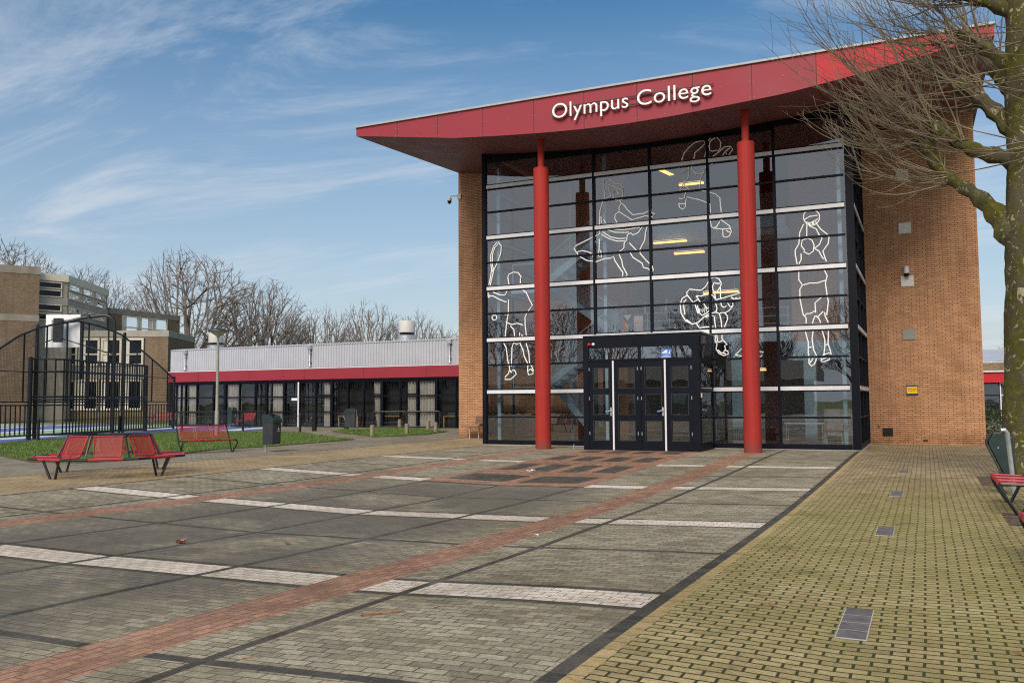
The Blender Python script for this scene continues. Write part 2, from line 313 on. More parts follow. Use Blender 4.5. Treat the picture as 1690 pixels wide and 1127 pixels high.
def plane_bark():
    q = NT('plane_bark'); g = q.n('ShaderNodeTexCoord'); v = g.outputs['Object']
    n1_ = q.noise(v, 2.1, 5, 0.6, 0.7); n2_ = q.noise(v, 5.5, 5, 0.65, 1.2); n3 = q.noise(v, 40, 4, 0.75); n4 = q.noise(v, 9, 3, 0.6, 0.8)
    c = q.mix(q.rng(n1_, 0.40, 0.62), (0.085, 0.075, 0.048), (0.075, 0.074, 0.013))           # grey bark to olive moss
    c = q.mix(q.rng(n4, 0.54, 0.66, 0, 0.6), c, (0.16, 0.14, 0.012))
    c = q.mix(q.rng(n2_, 0.585, 0.60), c, (0.36, 0.31, 0.20))                              # pale flaked patches
    c = q.mix(q.rng(n2_, 0.42, 0.36, 0, 0.8), c, (0.05, 0.045, 0.03))
    c = q.mix(0.5, c, q.mix(n3, (0.35, 0.35, 0.35), (1.7, 1.7, 1.7)), 'MULTIPLY')
    q.l(c, q.b.inputs['Base Color']); q.b.inputs['Roughness'].default_value = 0.9; q.b.inputs['Specular IOR Level'].default_value = 0.2
    q.bump(q.math('ADD', n3, q.math('MULTIPLY', q.rng(n2_, 0.57, 0.62), -1.0)), 0.9, 0.02); MATS['plane_bark'] = q.m
plane_bark()
wire_mat('bench_mesh', (0.33, 0.02, 0.03), 0.012, 0.012, 0.31)
wire_mat('fence_mesh', (0.015, 0.016, 0.018), 0.10, 0.10, 0.14)
wire_mat('low_mesh', (0.06, 0.07, 0.07), 0.06, 0.10, 0.06)
wire_mat('rail_mesh', (0.25, 0.36, 0.42), 0.05, 0.05, 0.22)

# ------------------------------------------------------------------ geometry helpers
class MB:
    def __init__(s): s.v = []; s.f = []; s.mi = []; s.uv = {}
    def add(s, vs, fs, mi=0):
        k = len(s.v); s.v.extend(tuple(map(float, a)) for a in vs)
        for f in fs: s.f.append(tuple(i+k for i in f)); s.mi.append(mi)
        return s
    def box(s, x0, x1, y0, y1, z0, z1, mi=0):
        return s.add([(x0,y0,z0),(x1,y0,z0),(x1,y1,z0),(x0,y1,z0),(x0,y0,z1),(x1,y0,z1),(x1,y1,z1),(x0,y1,z1)],
                     [(0,3,2,1),(4,5,6,7),(0,1,5,4),(1,2,6,5),(2,3,7,6),(3,0,4,7)], mi)
    def beam(s, p0, p1, w, h=None, up=(0,0,1), mi=0):
        h = h or w; p0 = Vector(p0); p1 = Vector(p1); d = (p1-p0).normalized(); u = Vector(up)
        if abs(d.dot(u)) > 0.98: u = Vector((0, 1, 0))
        r = d.cross(u).normalized()*w/2; u = r.cross(d).normalized()*h/2
        vs = []
        for p in (p0, p1): vs += [p-r-u, p+r-u, p+r+u, p-r+u]
        return s.add(vs, [(0,1,2,3),(7,6,5,4),(0,4,5,1),(1,5,6,2),(2,6,7,3),(3,7,4,0)], mi)
    def tube(s, pts, rad, n=8, cap=True, mi=0):
        pts = [Vector(p) for p in pts]; k = len(pts)
        if isinstance(rad, (int, float)): rad = [rad]*k
        vs = []; ref = None
        for i, p in enumerate(pts):
            d = (pts[min(i+1, k-1)]-pts[max(i-1, 0)])
            d = d.normalized() if d.length > 1e-9 else Vector((0,0,1))
            if ref is None: ref = Vector((0,0,1)) if abs(d.z) < 0.9 else Vector((1,0,0))
            r = d.cross(ref); r = r.normalized() if r.length > 1e-6 else d.orthogonal().normalized(); u = r.cross(d).normalized(); ref = u
            for j in range(n):
                a = 2*pi*j/n; vs.append(p+(r*cos(a)+u*sin(a))*rad[i])
        fs = [(i*n+j, i*n+(j+1)%n, (i+1)*n+(j+1)%n, (i+1)*n+j) for i in range(k-1) for j in range(n)]
        if cap: fs += [tuple(range(n))[::-1], tuple(range((k-1)*n, k*n))]
        return s.add(vs, fs, mi)
    def cyl(s, x, y, z0, z1, r, n=24, r2=None, mi=0): return s.tube([(x,y,z0),(x,y,z1)], [r, r if r2 is None else r2], n, True, mi)
    def poly(s, pts, z0, z1, mi=0):
        n = len(pts); vs = [(x,y,z0) for x,y in pts]+[(x,y,z1) for x,y in pts]
        return s.add(vs, [tuple(range(n))[::-1], tuple(range(n, 2*n))]+[(i,(i+1)%n,n+(i+1)%n,n+i) for i in range(n)], mi)
    def quad(s, a, b, c, d, mi=0, uv=None):
        s.add([a,b,c,d], [(0,1,2,3)], mi)
        if uv: s.uv[len(s.f)-1] = uv
        return s
    def lathe(s, x, y, prof, n=20, mi=0):
        vs = []
        for r, z in prof:
            for j in range(n): vs.append((x+r*cos(2*pi*j/n), y+r*sin(2*pi*j/n), z))
        k = len(prof)
        fs = [(i*n+j, i*n+(j+1)%n, (i+1)*n+(j+1)%n, (i+1)*n+j) for i in range(k-1) for j in range(n)]+[tuple(range(n))[::-1], tuple(range((k-1)*n,k*n))]
        return s.add(vs, fs, mi)
def tag(o, label=None, cat=None, group=None, kind=None):
    if label: o['label'] = label
    if cat: o['category'] = cat
    if group: o['group'] = group
    if kind: o['kind'] = kind
    return o
def empty(name, x, y, z=0.0, rz=0.0, **k):
    o = bpy.data.objects.new(name, None); col.objects.link(o); o.location = (x*S, y*S, z*S); o.rotation_euler = (0,0,rz)
    o['_o'] = (x, y, z); return tag(o, **k)
def build(mb, name, mats, parent=None, smooth=False, local=False, bevel=0.0, **k):
    """Links the collected faces as one mesh object. Coordinates are world drawing units, or the parent's own when local."""
    if isinstance(mats, str): mats = [mats]
    me = bpy.data.meshes.new(name)
    v = np.array(mb.v, dtype=float).reshape(-1, 3)
    if parent is not None and not local and '_o' in parent: v = v-np.array(parent['_o'])
    v = v*S
    me.from_pydata(v.tolist(), [], mb.f)
    for m_ in mats: me.materials.append(MATS[m_])
    if any(mb.mi): me.polygons.foreach_set('material_index', mb.mi)
    if smooth: me.polygons.foreach_set('use_smooth', [True]*len(mb.f))
    if mb.uv:
        ul = me.uv_layers.new(name='UVMap')
        for fi, uv in mb.uv.items():
            p = me.polygons[fi]
            for j, li in enumerate(p.loop_indices): ul.data[li].uv = (uv[j][0]*S, uv[j][1]*S)
    me.update()
    o = bpy.data.objects.new(name, me); col.objects.link(o)
    if parent is not None:
        o.parent = parent
        if '_o' in parent: o['_o'] = parent['_o']
    if bevel:
        b = o.modifiers.new('bevel', 'BEVEL'); b.width = bevel*S; b.segments = 2; b.limit_method = 'ANGLE'; b.angle_limit = radians(40)
    if smooth and not bevel:
        try: me.set_sharp_from_angle(angle=radians(38))
        except Exception: pass
    return tag(o, **k)
def kids(o): return [c for c in scene.objects if c.parent == o]
_kidmap = {}
def dup(root, x, y, z=0.0, rz=0.0, label=None, group=None):
    def cp(o, par):
        c = o.copy(); col.objects.link(c)
        if par is not None: c.parent = par
        for ch in [q for q in list(o.children)]: cp(ch, c)
        return c
    c = cp(root, None); c.location = (x*S, y*S, z*S); c.rotation_euler = (0,0,rz)
    if label: c['label'] = label
    if group: c['group'] = group
    return c
def text_mb(txt, size, extr, font_spacing=1.0, offset=0.0, res=4):
    cu = bpy.data.curves.new('t', 'FONT'); cu.body = txt; cu.size = size; cu.extrude = extr; cu.offset = offset; cu.space_character = font_spacing; cu.resolution_u = res
    o = bpy.data.objects.new('t', cu); col.objects.link(o)
    dg = bpy.context.evaluated_depsgraph_get(); me = bpy.data.meshes.new_from_object(o.evaluated_get(dg))
    vs = [tuple(v.co) for v in me.vertices]; fs = [tuple(p.vertices) for p in me.polygons]
    bpy.data.objects.remove(o); bpy.data.curves.remove(cu); bpy.data.meshes.remove(me)
    return vs, fs
def ip(x, xs, ys): return float(np.interp(x, xs, ys))
def ss(t): t = min(1, max(0, t)); return t*t*(3-2*t)
def gz(x, y):
    """Ground height: a shallow drained dish in the paved yard, a slight rise towards the low wing."""
    b = -0.11+0.11*min(1, max(0, (y-1)/10))*min(1, max(0, (-x-1)/3))
    bx = ip(x, [-3,0,2.5,5.5,8.3,10.75,13], [0,0,.55,1,.75,.4,0]); by = ip(y, [-25,-21,-17,-13,-9,-5.5,-2.5], [0,.15,.75,1,.8,.35,0])
    lift = 0.05*ss((x-8.4)/2.2)*ss((-12.5-y)/8)*ss((12.2-x)/1.2)
    return b-0.17*bx*by+lift

FIGS = {
 'tennis': [
  [(0.42,6.23),(0.53,6.1),(0.51,5.87),(0.38,5.56),(0.27,5.37),(0.19,5.08),(0.14,4.88)],
  [(0.38,6.23),(0.26,6.1),(0.16,5.84),(0.16,5.55),(0.19,5.38),(0.23,5.31)],
  [(0.42,6.17),(0.3,6.06),(0.22,5.84),(0.21,5.55),(0.25,5.37)],
  [(0.19,5.38),(0.15,5.14),(0.09,4.9)],
  [(0.79,4.87),(0.75,5.08),(0.79,5.19),(0.95,5.24),(1.1,5.22),(1.21,5.08),(1.18,5.02),(1.18,4.88)],
  [(0.23,4.66),(0.44,4.57),(0.64,4.54),(0.73,4.67)],
  [(0.06,4.67),(0.06,4.58),(0.14,4.55),(0.25,4.53),(0.47,4.41),(0.69,4.32),(0.77,4.39),(0.76,3.96),(0.7,3.67),(0.65,3.25)],
  [(0.05,4.56),(0.09,4.49),(0.14,4.54)],
  [(1.26,4.67),(1.38,4.57),(1.58,4.17),(1.44,4.0)],
  [(1.39,3.93),(1.33,3.82),(1.33,3.59),(1.37,3.25)],
  [(0.72,3.67),(0.88,3.61),(1.06,3.64),(1.26,3.58)],
  [(0.83,3.57),(0.95,3.44),(0.97,3.25)],
  [(1.15,3.36),(1.14,3.25)],
  [(1.2,3.28),(1.24,3.24)],
  [(0.36,3.85),(0.35,3.82),(0.33,3.79),(0.29,3.78),(0.26,3.78),(0.22,3.8),(0.2,3.83),(0.19,3.86),(0.2,3.89),(0.22,3.92),(0.26,3.93),(0.29,3.93),(0.33,3.92),(0.35,3.89),(0.36,3.85)],
  [(0.6,3.03),(0.68,2.9),(0.73,2.5),(0.79,2.31),(0.79,2.21)],
  [(0.85,2.31),(0.87,2.63),(0.88,2.9),(0.93,3.03),(1.06,3.0),(1.15,3.03),(1.26,2.78),(1.29,2.62),(1.4,2.4)],
  [(1.36,3.02),(1.45,2.72),(1.47,2.4)],
  [(0.79,2.21),(0.76,2.1),(0.64,1.99),(0.63,1.91),(0.82,1.91),(0.93,1.99),(1.02,2.07),(0.96,2.2),(0.89,2.2),(0.85,2.12),(0.79,2.21)],
  [(1.42,2.35),(1.51,2.36),(1.59,2.19),(1.58,2.06),(1.43,2.04),(1.4,2.19),(1.42,2.35)],
  [(1.43,2.17),(1.51,2.22),(1.56,2.16)],
 ],
 'discus': [
  [(3.96,7.25),(3.98,7.39),(3.92,7.68),(3.96,7.84),(4.09,7.83),(4.31,7.66),(4.47,7.63),(4.55,7.51),(4.5,7.47),(4.39,7.5),(4.22,7.61),(4.08,7.66),(4.09,7.53),(4.14,7.37),(4.15,7.3),(4.05,7.26),(3.96,7.25)],
  [(4.39,7.5),(4.52,7.44),(4.53,7.3),(4.5,7.17),(4.37,7.15),(4.26,7.21),(4.23,7.27),(4.23,7.43),(4.33,7.46),(4.42,7.31)],
  [(4.42,7.16),(4.48,7.06),(4.57,6.99),(4.65,6.86),(4.83,6.68),(5.17,6.69),(5.36,6.77),(5.42,6.74),(5.34,6.72),(5.5,6.63),(5.42,6.56),(5.21,6.61),(4.8,6.53),(4.41,6.81),(4.41,6.95),(4.48,7.06)],
  [(4.41,6.81),(4.29,6.74),(4.27,6.62),(4.34,6.49)],
  [(3.91,7.18),(3.81,6.91),(3.79,6.51),(3.8,6.2),(3.52,6.1),(3.03,5.91),(2.96,5.84),(3.09,5.63),(3.08,5.72),(3.22,5.74),(3.42,5.69),(3.56,5.61)],
  [(3.16,5.56),(3.38,5.43),(3.67,5.37),(3.96,5.45),(4.12,5.44),(4.22,5.49),(4.25,5.37),(4.37,5.18),(4.5,4.99),(4.49,4.88)],
  [(4.39,5.54),(4.47,5.35),(4.5,5.17),(4.63,4.92),(4.6,4.88)],
  [(3.84,6.72),(3.85,6.51)],
  [(3.93,6.62),(3.98,6.51)],
  [(3.65,6.0),(3.6,5.73),(3.56,5.54),(3.64,5.51)],
  [(3.78,6.05),(3.77,5.74),(3.74,5.53),(3.84,5.49),(3.82,5.71)],
  [(4.04,6.31),(4.26,6.21),(4.51,6.18),(4.7,6.17)],
  [(3.88,6.26),(4.13,6.08),(4.38,6.01),(4.59,6.0)],
  [(3.85,6.18),(4.07,6.04),(4.32,5.94),(4.57,5.92)],
  [(4.25,6.3),(4.55,6.26),(5.04,6.29)],
  [(4.76,6.15),(4.65,6.1),(4.63,5.95),(4.55,5.86),(4.54,5.71),(4.41,5.62)],
  [(5.11,6.3),(4.98,6.13),(4.82,6.08),(4.75,6.15)],
  [(5.26,6.29),(5.2,6.11),(5.18,5.9),(5.03,5.64),(5.03,5.52),(5.21,5.3),(5.39,5.11),(5.42,4.99),(5.38,4.93),(5.27,5.05),(5.12,5.1),(5.09,5.22),(4.81,5.42),(4.73,5.56)],
  [(4.71,5.85),(4.93,5.61)],
 ],
 'leap': [
  [(6.31,8.12),(6.38,8.32),(6.53,8.48),(6.72,8.61),(6.94,8.63),(7.01,8.54),(7.21,8.71),(7.31,8.71),(7.44,8.52),(7.43,8.35),(7.35,8.26),(7.33,8.3),(7.2,8.28),(7.12,8.31),(7.12,8.47),(7.13,8.56),(7.21,8.63),(7.29,8.66)],
  [(6.67,8.12),(6.7,8.31),(6.83,8.39),(6.99,8.53)],
  [(6.97,8.13),(7.03,8.34),(7.11,8.47)],
  [(7.21,8.13),(7.4,8.25),(7.54,8.36),(7.71,8.36),(7.77,8.26),(7.66,8.12)],
  [(7.48,8.12),(7.56,8.23),(7.6,8.14)],
  [(7.56,8.23),(7.69,8.31)],
  [(6.23,7.92),(6.24,7.81),(6.33,7.78),(6.43,7.82),(6.52,7.91),(6.49,7.59),(6.37,7.51),(6.31,7.35),(6.25,7.3),(6.26,7.24)],
  [(6.59,7.92),(6.61,7.81),(6.72,7.68),(6.88,7.67),(6.98,7.77),(7.04,7.86),(7.21,7.92)],
  [(6.98,7.77),(6.86,7.55),(6.81,7.24)],
  [(6.37,7.51),(6.39,7.37),(6.52,7.24)],
  [(6.29,7.28),(6.44,7.25)],
  [(6.41,7.18),(6.36,7.03),(6.29,7.0),(6.21,7.03)],
  [(6.2,6.89),(6.22,6.77),(6.32,6.69),(6.4,6.76),(6.4,6.91),(6.45,7.04),(6.83,6.91),(7.1,6.77),(7.11,6.52)],
  [(6.21,6.87),(6.38,6.85)],
  [(6.87,7.19),(7.26,7.04),(7.38,6.92),(7.41,6.51)],
  [(7.1,6.31),(7.12,6.12),(7.19,6.07),(7.28,6.12),(7.35,6.22),(7.39,6.3),(7.64,6.09),(7.65,6.03),(7.68,5.93),(7.63,5.82),(7.55,5.78),(7.45,5.81),(7.44,6.02),(7.19,6.07)],
  [(7.44,6.02),(7.67,6.02)],
  [(7.54,5.97),(7.64,5.91)],
 ],
 'basket': [
  [(10.03,6.11),(10.02,6.04),(9.99,5.99),(9.94,5.94),(9.89,5.92),(9.82,5.91),(9.76,5.93),(9.7,5.96),(9.66,6.02),(9.63,6.08),(9.62,6.15),(9.63,6.22),(9.66,6.28),(9.71,6.32),(9.77,6.35),(9.83,6.35),(9.9,6.33),(9.95,6.3),(10.0,6.24),(10.03,6.18),(10.03,6.11)],
  [(9.65,6.09),(9.78,6.16),(9.98,6.17)],
  [(9.68,6.01),(9.8,5.98),(9.99,6.07)],
  [(9.62,5.97),(9.51,5.74),(9.48,5.44),(9.38,5.27),(9.38,5.14),(9.42,4.89)],
  [(9.7,5.94),(9.69,5.63)],
  [(9.53,5.17),(9.53,5.01),(9.47,4.89)],
  [(9.75,5.91),(9.94,5.8),(10.01,5.63),(10.08,5.54),(10.01,5.38),(9.87,5.27)],
  [(9.95,5.95),(10.05,5.79),(10.21,5.64),(10.26,5.56),(10.23,5.38),(10.09,5.19),(10.17,4.9)],
  [(9.63,5.24),(9.54,5.38),(9.57,5.53),(9.72,5.57),(9.82,5.51),(9.87,5.38),(9.85,5.21),(9.73,5.13),(9.59,5.22)],
  [(9.9,5.26),(9.99,5.2),(10.08,5.0),(10.12,4.98)],
  [(9.46,4.7),(9.45,4.46),(9.54,4.31),(9.47,4.19),(9.47,3.92),(9.54,3.5)],
  [(9.57,4.31),(9.73,4.35),(9.92,4.34),(10.13,4.4)],
  [(10.11,4.68),(10.18,4.52),(10.13,4.32),(10.16,4.03),(10.19,3.83),(10.14,3.47)],
  [(10.02,3.95),(9.85,3.81),(9.86,3.55)],
  [(9.74,5.96),(9.77,5.97),(9.79,5.93)],
  [(9.84,6.02),(9.85,5.94)],
  [(9.87,6.01),(9.88,5.94)],
  [(9.91,5.98),(9.94,6.0),(9.95,5.96)],
  [(9.54,3.51),(9.61,3.42),(9.61,3.27)],
  [(9.6,3.48),(9.62,3.53),(9.73,3.53),(9.83,3.59),(9.86,3.55)],
  [(9.85,3.47),(9.8,3.36),(9.77,3.26)],
  [(9.86,3.47),(9.94,3.38),(9.98,3.27)],
  [(9.9,3.42),(10.05,3.57),(10.09,3.53),(10.1,3.44),(10.17,3.27)],
  [(9.58,3.06),(9.65,2.76),(9.64,2.47),(9.66,2.37),(9.65,2.2),(9.71,2.12),(9.79,2.17),(9.84,2.29),(9.83,2.37),(9.79,2.4)],
  [(9.78,3.06),(9.75,2.83),(9.78,2.55),(9.86,2.38)],
  [(9.66,2.62),(9.74,2.63)],
  [(10.01,3.07),(10.07,2.82),(10.07,2.67),(10.04,2.43),(9.97,2.34),(9.96,2.24),(10.04,2.23),(10.17,2.28),(10.17,2.33)],
  [(10.17,3.06),(10.15,2.7),(10.19,2.57),(10.22,2.42),(10.18,2.46),(10.07,2.43),(10.0,2.37)],
  [(10.07,2.68),(10.15,2.68)],
  [(9.68,2.21),(9.79,2.37)],
  [(9.98,2.29),(10.14,2.36)],
 ],
 'guitar': [
  [(7.07,4.65),(7.19,4.68),(7.31,4.62),(7.37,4.49),(7.34,4.39),(7.34,4.07)],
  [(7.07,4.65),(6.92,4.42),(6.79,4.33),(6.47,4.38),(6.38,4.29),(6.4,4.21),(6.56,4.0),(6.69,4.07)],
  [(7.33,4.49),(7.21,4.5),(7.18,4.54),(7.12,4.42),(7.13,4.33),(7.18,4.19),(7.28,4.31),(7.33,4.39)],
  [(7.18,4.19),(7.2,4.05)],
  [(6.65,4.18),(6.79,4.17),(7.03,4.21),(7.13,4.16),(7.19,4.06)],
  [(6.65,4.18),(6.77,3.99)],
  [(6.4,4.21),(6.25,4.13),(6.19,3.96),(6.21,3.71),(6.33,3.49),(6.53,3.38),(6.7,3.43),(6.87,3.58),(7.04,3.66),(7.19,3.69),(7.3,3.64),(7.34,3.44),(7.35,3.26)],
  [(6.37,4.1),(6.29,4.01),(6.29,3.88),(6.32,3.67)],
  [(6.36,3.52),(6.49,3.41)],
  [(6.64,3.4),(6.72,3.27),(6.89,3.28),(7.12,3.29)],
  [(6.9,3.56),(7.07,3.61),(7.15,3.57),(7.18,3.26)],
  [(6.62,3.93),(6.69,3.68),(6.72,3.69),(6.68,3.91)],
  [(6.73,3.81),(6.75,3.7),(6.78,3.8),(6.82,3.7),(6.83,3.82),(6.88,3.69),(6.89,3.84),(6.94,3.72),(6.92,3.85)],
  [(6.85,3.99),(6.9,3.88),(6.97,3.8),(7.03,3.85)],
  [(6.73,3.69),(6.81,3.62),(6.95,3.68),(7.02,3.76)],
  [(7.2,3.93),(7.23,3.81),(7.21,3.7)],
  [(7.2,4.03),(7.58,4.12),(7.92,4.2)],
  [(7.34,3.96),(7.36,3.86),(7.42,3.81),(7.5,3.85)],
  [(7.63,4.09),(7.68,4.03),(7.91,4.04)],
  [(7.65,4.08),(7.72,4.03),(7.77,4.07),(7.82,4.02),(7.89,4.07)],
  [(7.53,3.93),(7.6,3.82),(7.68,3.85),(7.67,3.93)],
  [(7.68,3.85),(7.57,3.72),(7.45,3.65)],
  [(7.31,3.66),(7.43,3.67),(7.51,3.58),(7.52,3.48),(7.43,3.26)],
  [(7.17,3.06),(7.16,2.87),(7.21,2.8),(7.18,2.65),(7.26,2.53),(7.4,2.46),(7.52,2.51),(7.5,2.59),(7.41,2.61)],
  [(7.21,3.06),(7.23,2.88)],
  [(7.17,2.87),(7.27,2.85),(7.36,2.88)],
  [(7.36,3.06),(7.35,2.94),(7.43,2.84),(7.49,2.77),(7.42,2.74),(7.45,2.62),(7.38,2.57)],
  [(7.23,2.63),(7.31,2.55),(7.45,2.52)],
 ],
 'sheet': [
  [(7.71,2.47),(7.88,2.64),(8.17,2.59),(8.47,2.53),(8.41,2.41),(8.04,2.41),(7.71,2.47)],
 ],
}

# ================================================================== THE SETTING: ground and paving
def lines(a, b, step, extra=()):
    g = {round(a, 4), round(b, 4)}
    k = math.ceil(a/step)
    while k*step < b: g.add(round(k*step, 4)); k += 1
    for e in extra:
        if a < e < b: g.add(round(e, 4))
    g = sorted(g); out = [g[0]]
    for v in g[1:]:
        if v-out[-1] > 0.003: out.append(v)
    return out
def sheet(cells, name, material, dz=0.0, kind='structure'):
    mb = MB(); idx = {}; vs = []; fs = []
    def vid(x, y):
        k = (x, y)
        if k not in idx: idx[k] = len(vs); vs.append((x, y, gz(x, y)+dz))
        return idx[k]
    for x0, x1, y0, y1 in cells: fs.append((vid(x0,y0), vid(x1,y0), vid(x1,y1), vid(x0,y1)))
    mb.add(vs, fs); return build(mb, name, material, kind=kind)
def rect_sheet(rects, name, material, step=0.75, dz=0.0):
    cells = []
    for x0, x1, y0, y1 in rects:
        xs = lines(x0, x1, step); ys = lines(y0, y1, step)
        cells += [(xs[i], xs[i+1], ys[j], ys[j+1]) for i in range(len(xs)-1) for j in range(len(ys)-1)]
    return sheet(cells, name, material, dz)
# wide base ground, a little below the paving
rect_sheet([(-1000, 1000, -1000, 1000)], 'ground', 'lawn', 250, -0.06) if False else None
g_ = MB(); R_ = 1600; g_.add([(-R_,-R_,-0.45),(R_,-R_,-0.45),(R_,R_,-0.45),(-R_,R_,-0.45)], [(0,1,2,3)]); build(g_, 'ground', 'lawn', kind='structure')
DARKX = [(0.02,0.105),(2.01,2.093),(4.01,4.093),(5.51,5.593),(7.01,7.093),(8.97,9.053),(10.78,10.88)]
REDX = [(2.35,2.85),(8.15,8.63)]
WH = [(y-0.46, y) for y in (-1.4-4.36, -10.14, -14.5, -18.89, -23.27, -27.65, -32.0)]
HALF = [(y-0.045, y+0.045) for y in (-3.75, -8.17, -12.55, -16.9, -21.3, -25.7, -30.0)]
SQ_X = [(4.13,4.6),(4.85,5.32),(5.57,6.04),(6.29,6.78)]
SQ_Y = [(-2.95,-1.95),(-5.35,-4.05),(-7.9,-6.35)]
WIDE = [(4.13,5.35,-10.0,-8.75),(5.62,6.8,-10.0,-8.75)]
brkx = sorted({a for p in DARKX+REDX+SQ_X for a in p}|{5.35,5.62,6.8,3.93,7.13,5.62})
bw = 0.085
brky = sorted({a for p in WH+HALF+SQ_Y for a in p}|{a+d for p in WH for a, d in ((p[0], -bw), (p[1], bw))}|{-10.0,-8.75,-10.52,-10.6,-1.75})
def inr(v, L_): return any(a < v < b for a, b in L_)
def zone(x, y):
    if 3.93 < x < 7.13 and -10.6 < y < -1.0:
        if y < -10.52: return 'dark_paving'
        if any(inr(x, [q]) for q in SQ_X) and inr(y, SQ_Y): return 'dark_paving'
        if any(a < x < b and c < y < d for a, b, c, d in WIDE): return 'dark_paving'
        return 'red_paving'
    if inr(x, REDX): return 'red_paving'
    if inr(x, DARKX): return 'dark_edging'
    if inr(y, WH): return 'white_paving'
    if inr(y, [(a-bw, a) for a, b in WH]+[(b, b+bw) for a, b in WH]) or inr(y, HALF): return 'dark_paving'
    return 'grey_paving'
xs = lines(0.02, 10.88, 0.4, brkx); ys = lines(-36, 0.0, 0.45, brky)
zc = {}
for i in range(len(xs)-1):
    for j in range(len(ys)-1):
        zc.setdefault(zone((xs[i]+xs[i+1])/2, (ys[j]+ys[j+1])/2), []).append((xs[i], xs[i+1], ys[j], ys[j+1]))
for k_, m_ in (('grey_paving','grey_paver'),('white_paving','white_paver'),('red_paving','red_paver'),('dark_paving','dark_paver'),('dark_edging','dark_paver_long')):
    sheet(zc[k_], k_, m_)
rect_sheet([(10.88, 10.97, -36, 4.12)], 'edge_paving', 'edge_paver', 0.4)
rect_sheet([(10.97, 14.1, -36, 4.12), (14.1, 24, -36, -6.5)], 'yellow_paving', 'yellow_paver', 0.5)
rect_sheet([(14.1, 14.2, -6.5, 4.12)], 'dark_border_paving', 'dark_paver_long', 0.6)
rect_sheet([(14.2, 40, -6.5, 40), (-3.0, 14.2, 4.12, 40)], 'rear_paving', 'path_paver', 2.5)
rect_sheet([(-2.95, 0.02, -36, 4.12)], 'beige_paving', 'beige_paver', 0.6)
rect_sheet([(0.02, 0.2, 0.0, 4.0)], 'beige_corner_paving', 'beige_paver', 0.6, -0.002)
rect_sheet([(-60, -3.03, -36, 16)], 'path_paving', 'path_paver', 1.0)
rect_sheet([(-3.03, -2.95, -36, 16)], 'path_edging', 'dark_paver_long', 0.6)
rect_sheet([(-60, -2.95, 16, 22)], 'far_lawn', 'lawn', 2.0, 0.0)
rect_sheet([(-60, 40, -90, -36)], 'car_park_asphalt', 'concrete_dark', 6, 0.0)
# sports court surface behind the cage fence
def poly_sheet(pts, name, material, dz, th=0.0, kind='structure'):
    mb = MB(); n = len(pts)
    top = [(x, y, gz(x, y)+dz) for x, y in pts]
    if th: mb.add(top+[(x, y, gz(x, y)-th) for x, y in pts], [tuple(range(n))]+[(i, n+i, n+(i+1)%n, (i+1)%n) for i in range(n)])
    else: mb.add(top, [tuple(range(n))])
    return build(mb, name, material, kind=kind)
poly_sheet([(-18.3,-1.9),(-15.2,-7),(-40,-12),(-60,-8),(-60,13.4),(-41,12.7),(-26.3,12.9),(-19.4,12.4),(-15.8,9.3),(-16.2,7.2),(-19.2,5.8)][::-1], 'court', 'court_surface', 0.012)
G1 = [(-12.5,-9.0),(-9.88,-9.17),(-6.44,-10.75),(-5.1,-10.5),(-4.75,-9.2),(-6.35,-4.9),(-5.97,-3.23),(-6.15,-0.5),(-6.3,1.85),(-7.43,2.5),(-11.96,6.12),(-15.5,6.3),(-18.9,5.2),(-19.3,2.9),(-17.6,-2.1),(-15.4,-6.4)]
G2 = [(-11.39,7.42),(-6.68,3.6),(-5.95,4.4),(-5.6,5.8),(-6.1,8.4),(-8.3,10.1),(-10.4,10.8),(-12.0,9.0)]
for g in (G1, G2):
    poly_sheet(g, 'lawn', 'lawn', 0.02, 0.05)
    cxg = sum(p[0] for p in g)/len(g); cyg = sum(p[1] for p in g)/len(g)
    big = [(cxg+(x-cxg)*1.012+(0.05 if x > cxg else -0.05), cyg+(y-cyg)*1.012-0.05) for x, y in g]
    poly_sheet(big, 'soil_edge', 'soil', 0.008)
def inside(x, y, P):
    c = False; n = len(P)
    for i in range(n):
        x1, y1 = P[i]; x2, y2 = P[(i+1)%n]
        if (y1 > y) != (y2 > y) and x < (x2-x1)*(y-y1)/(y2-y1)+x1: c = not c
    return c
rnd = random.Random(4); mb = MB()
for g, cnt in ((G1, 26000), (G2, 11000)):
    xa = min(p[0] for p in g); xb = max(p[0] for p in g); ya = min(p[1] for p in g); yb = max(p[1] for p in g); k = 0
    while k < cnt:
        x = rnd.uniform(xa, xb); y = rnd.uniform(ya, yb)
        if not inside(x, y, g): continue
        k += 1; a = rnd.uniform(0, 2*pi); h = rnd.uniform(0.03, 0.075)*(1.3 if rnd.random() < 0.08 else 1); w = 0.011; z = gz(x, y)+0.015
        dx, dy = cos(a)*w, sin(a)*w; lx, ly = rnd.uniform(-.03,.03), rnd.uniform(-.03,.03)
        mb.add([(x-dx,y-dy,z),(x+dx,y+dy,z),(x+lx,y+ly,z+h)], [(0,1,2)])
build(mb, 'grass', 'grass_blade', kind='stuff', label='short green grass blades on the two lawns', cat='grass')
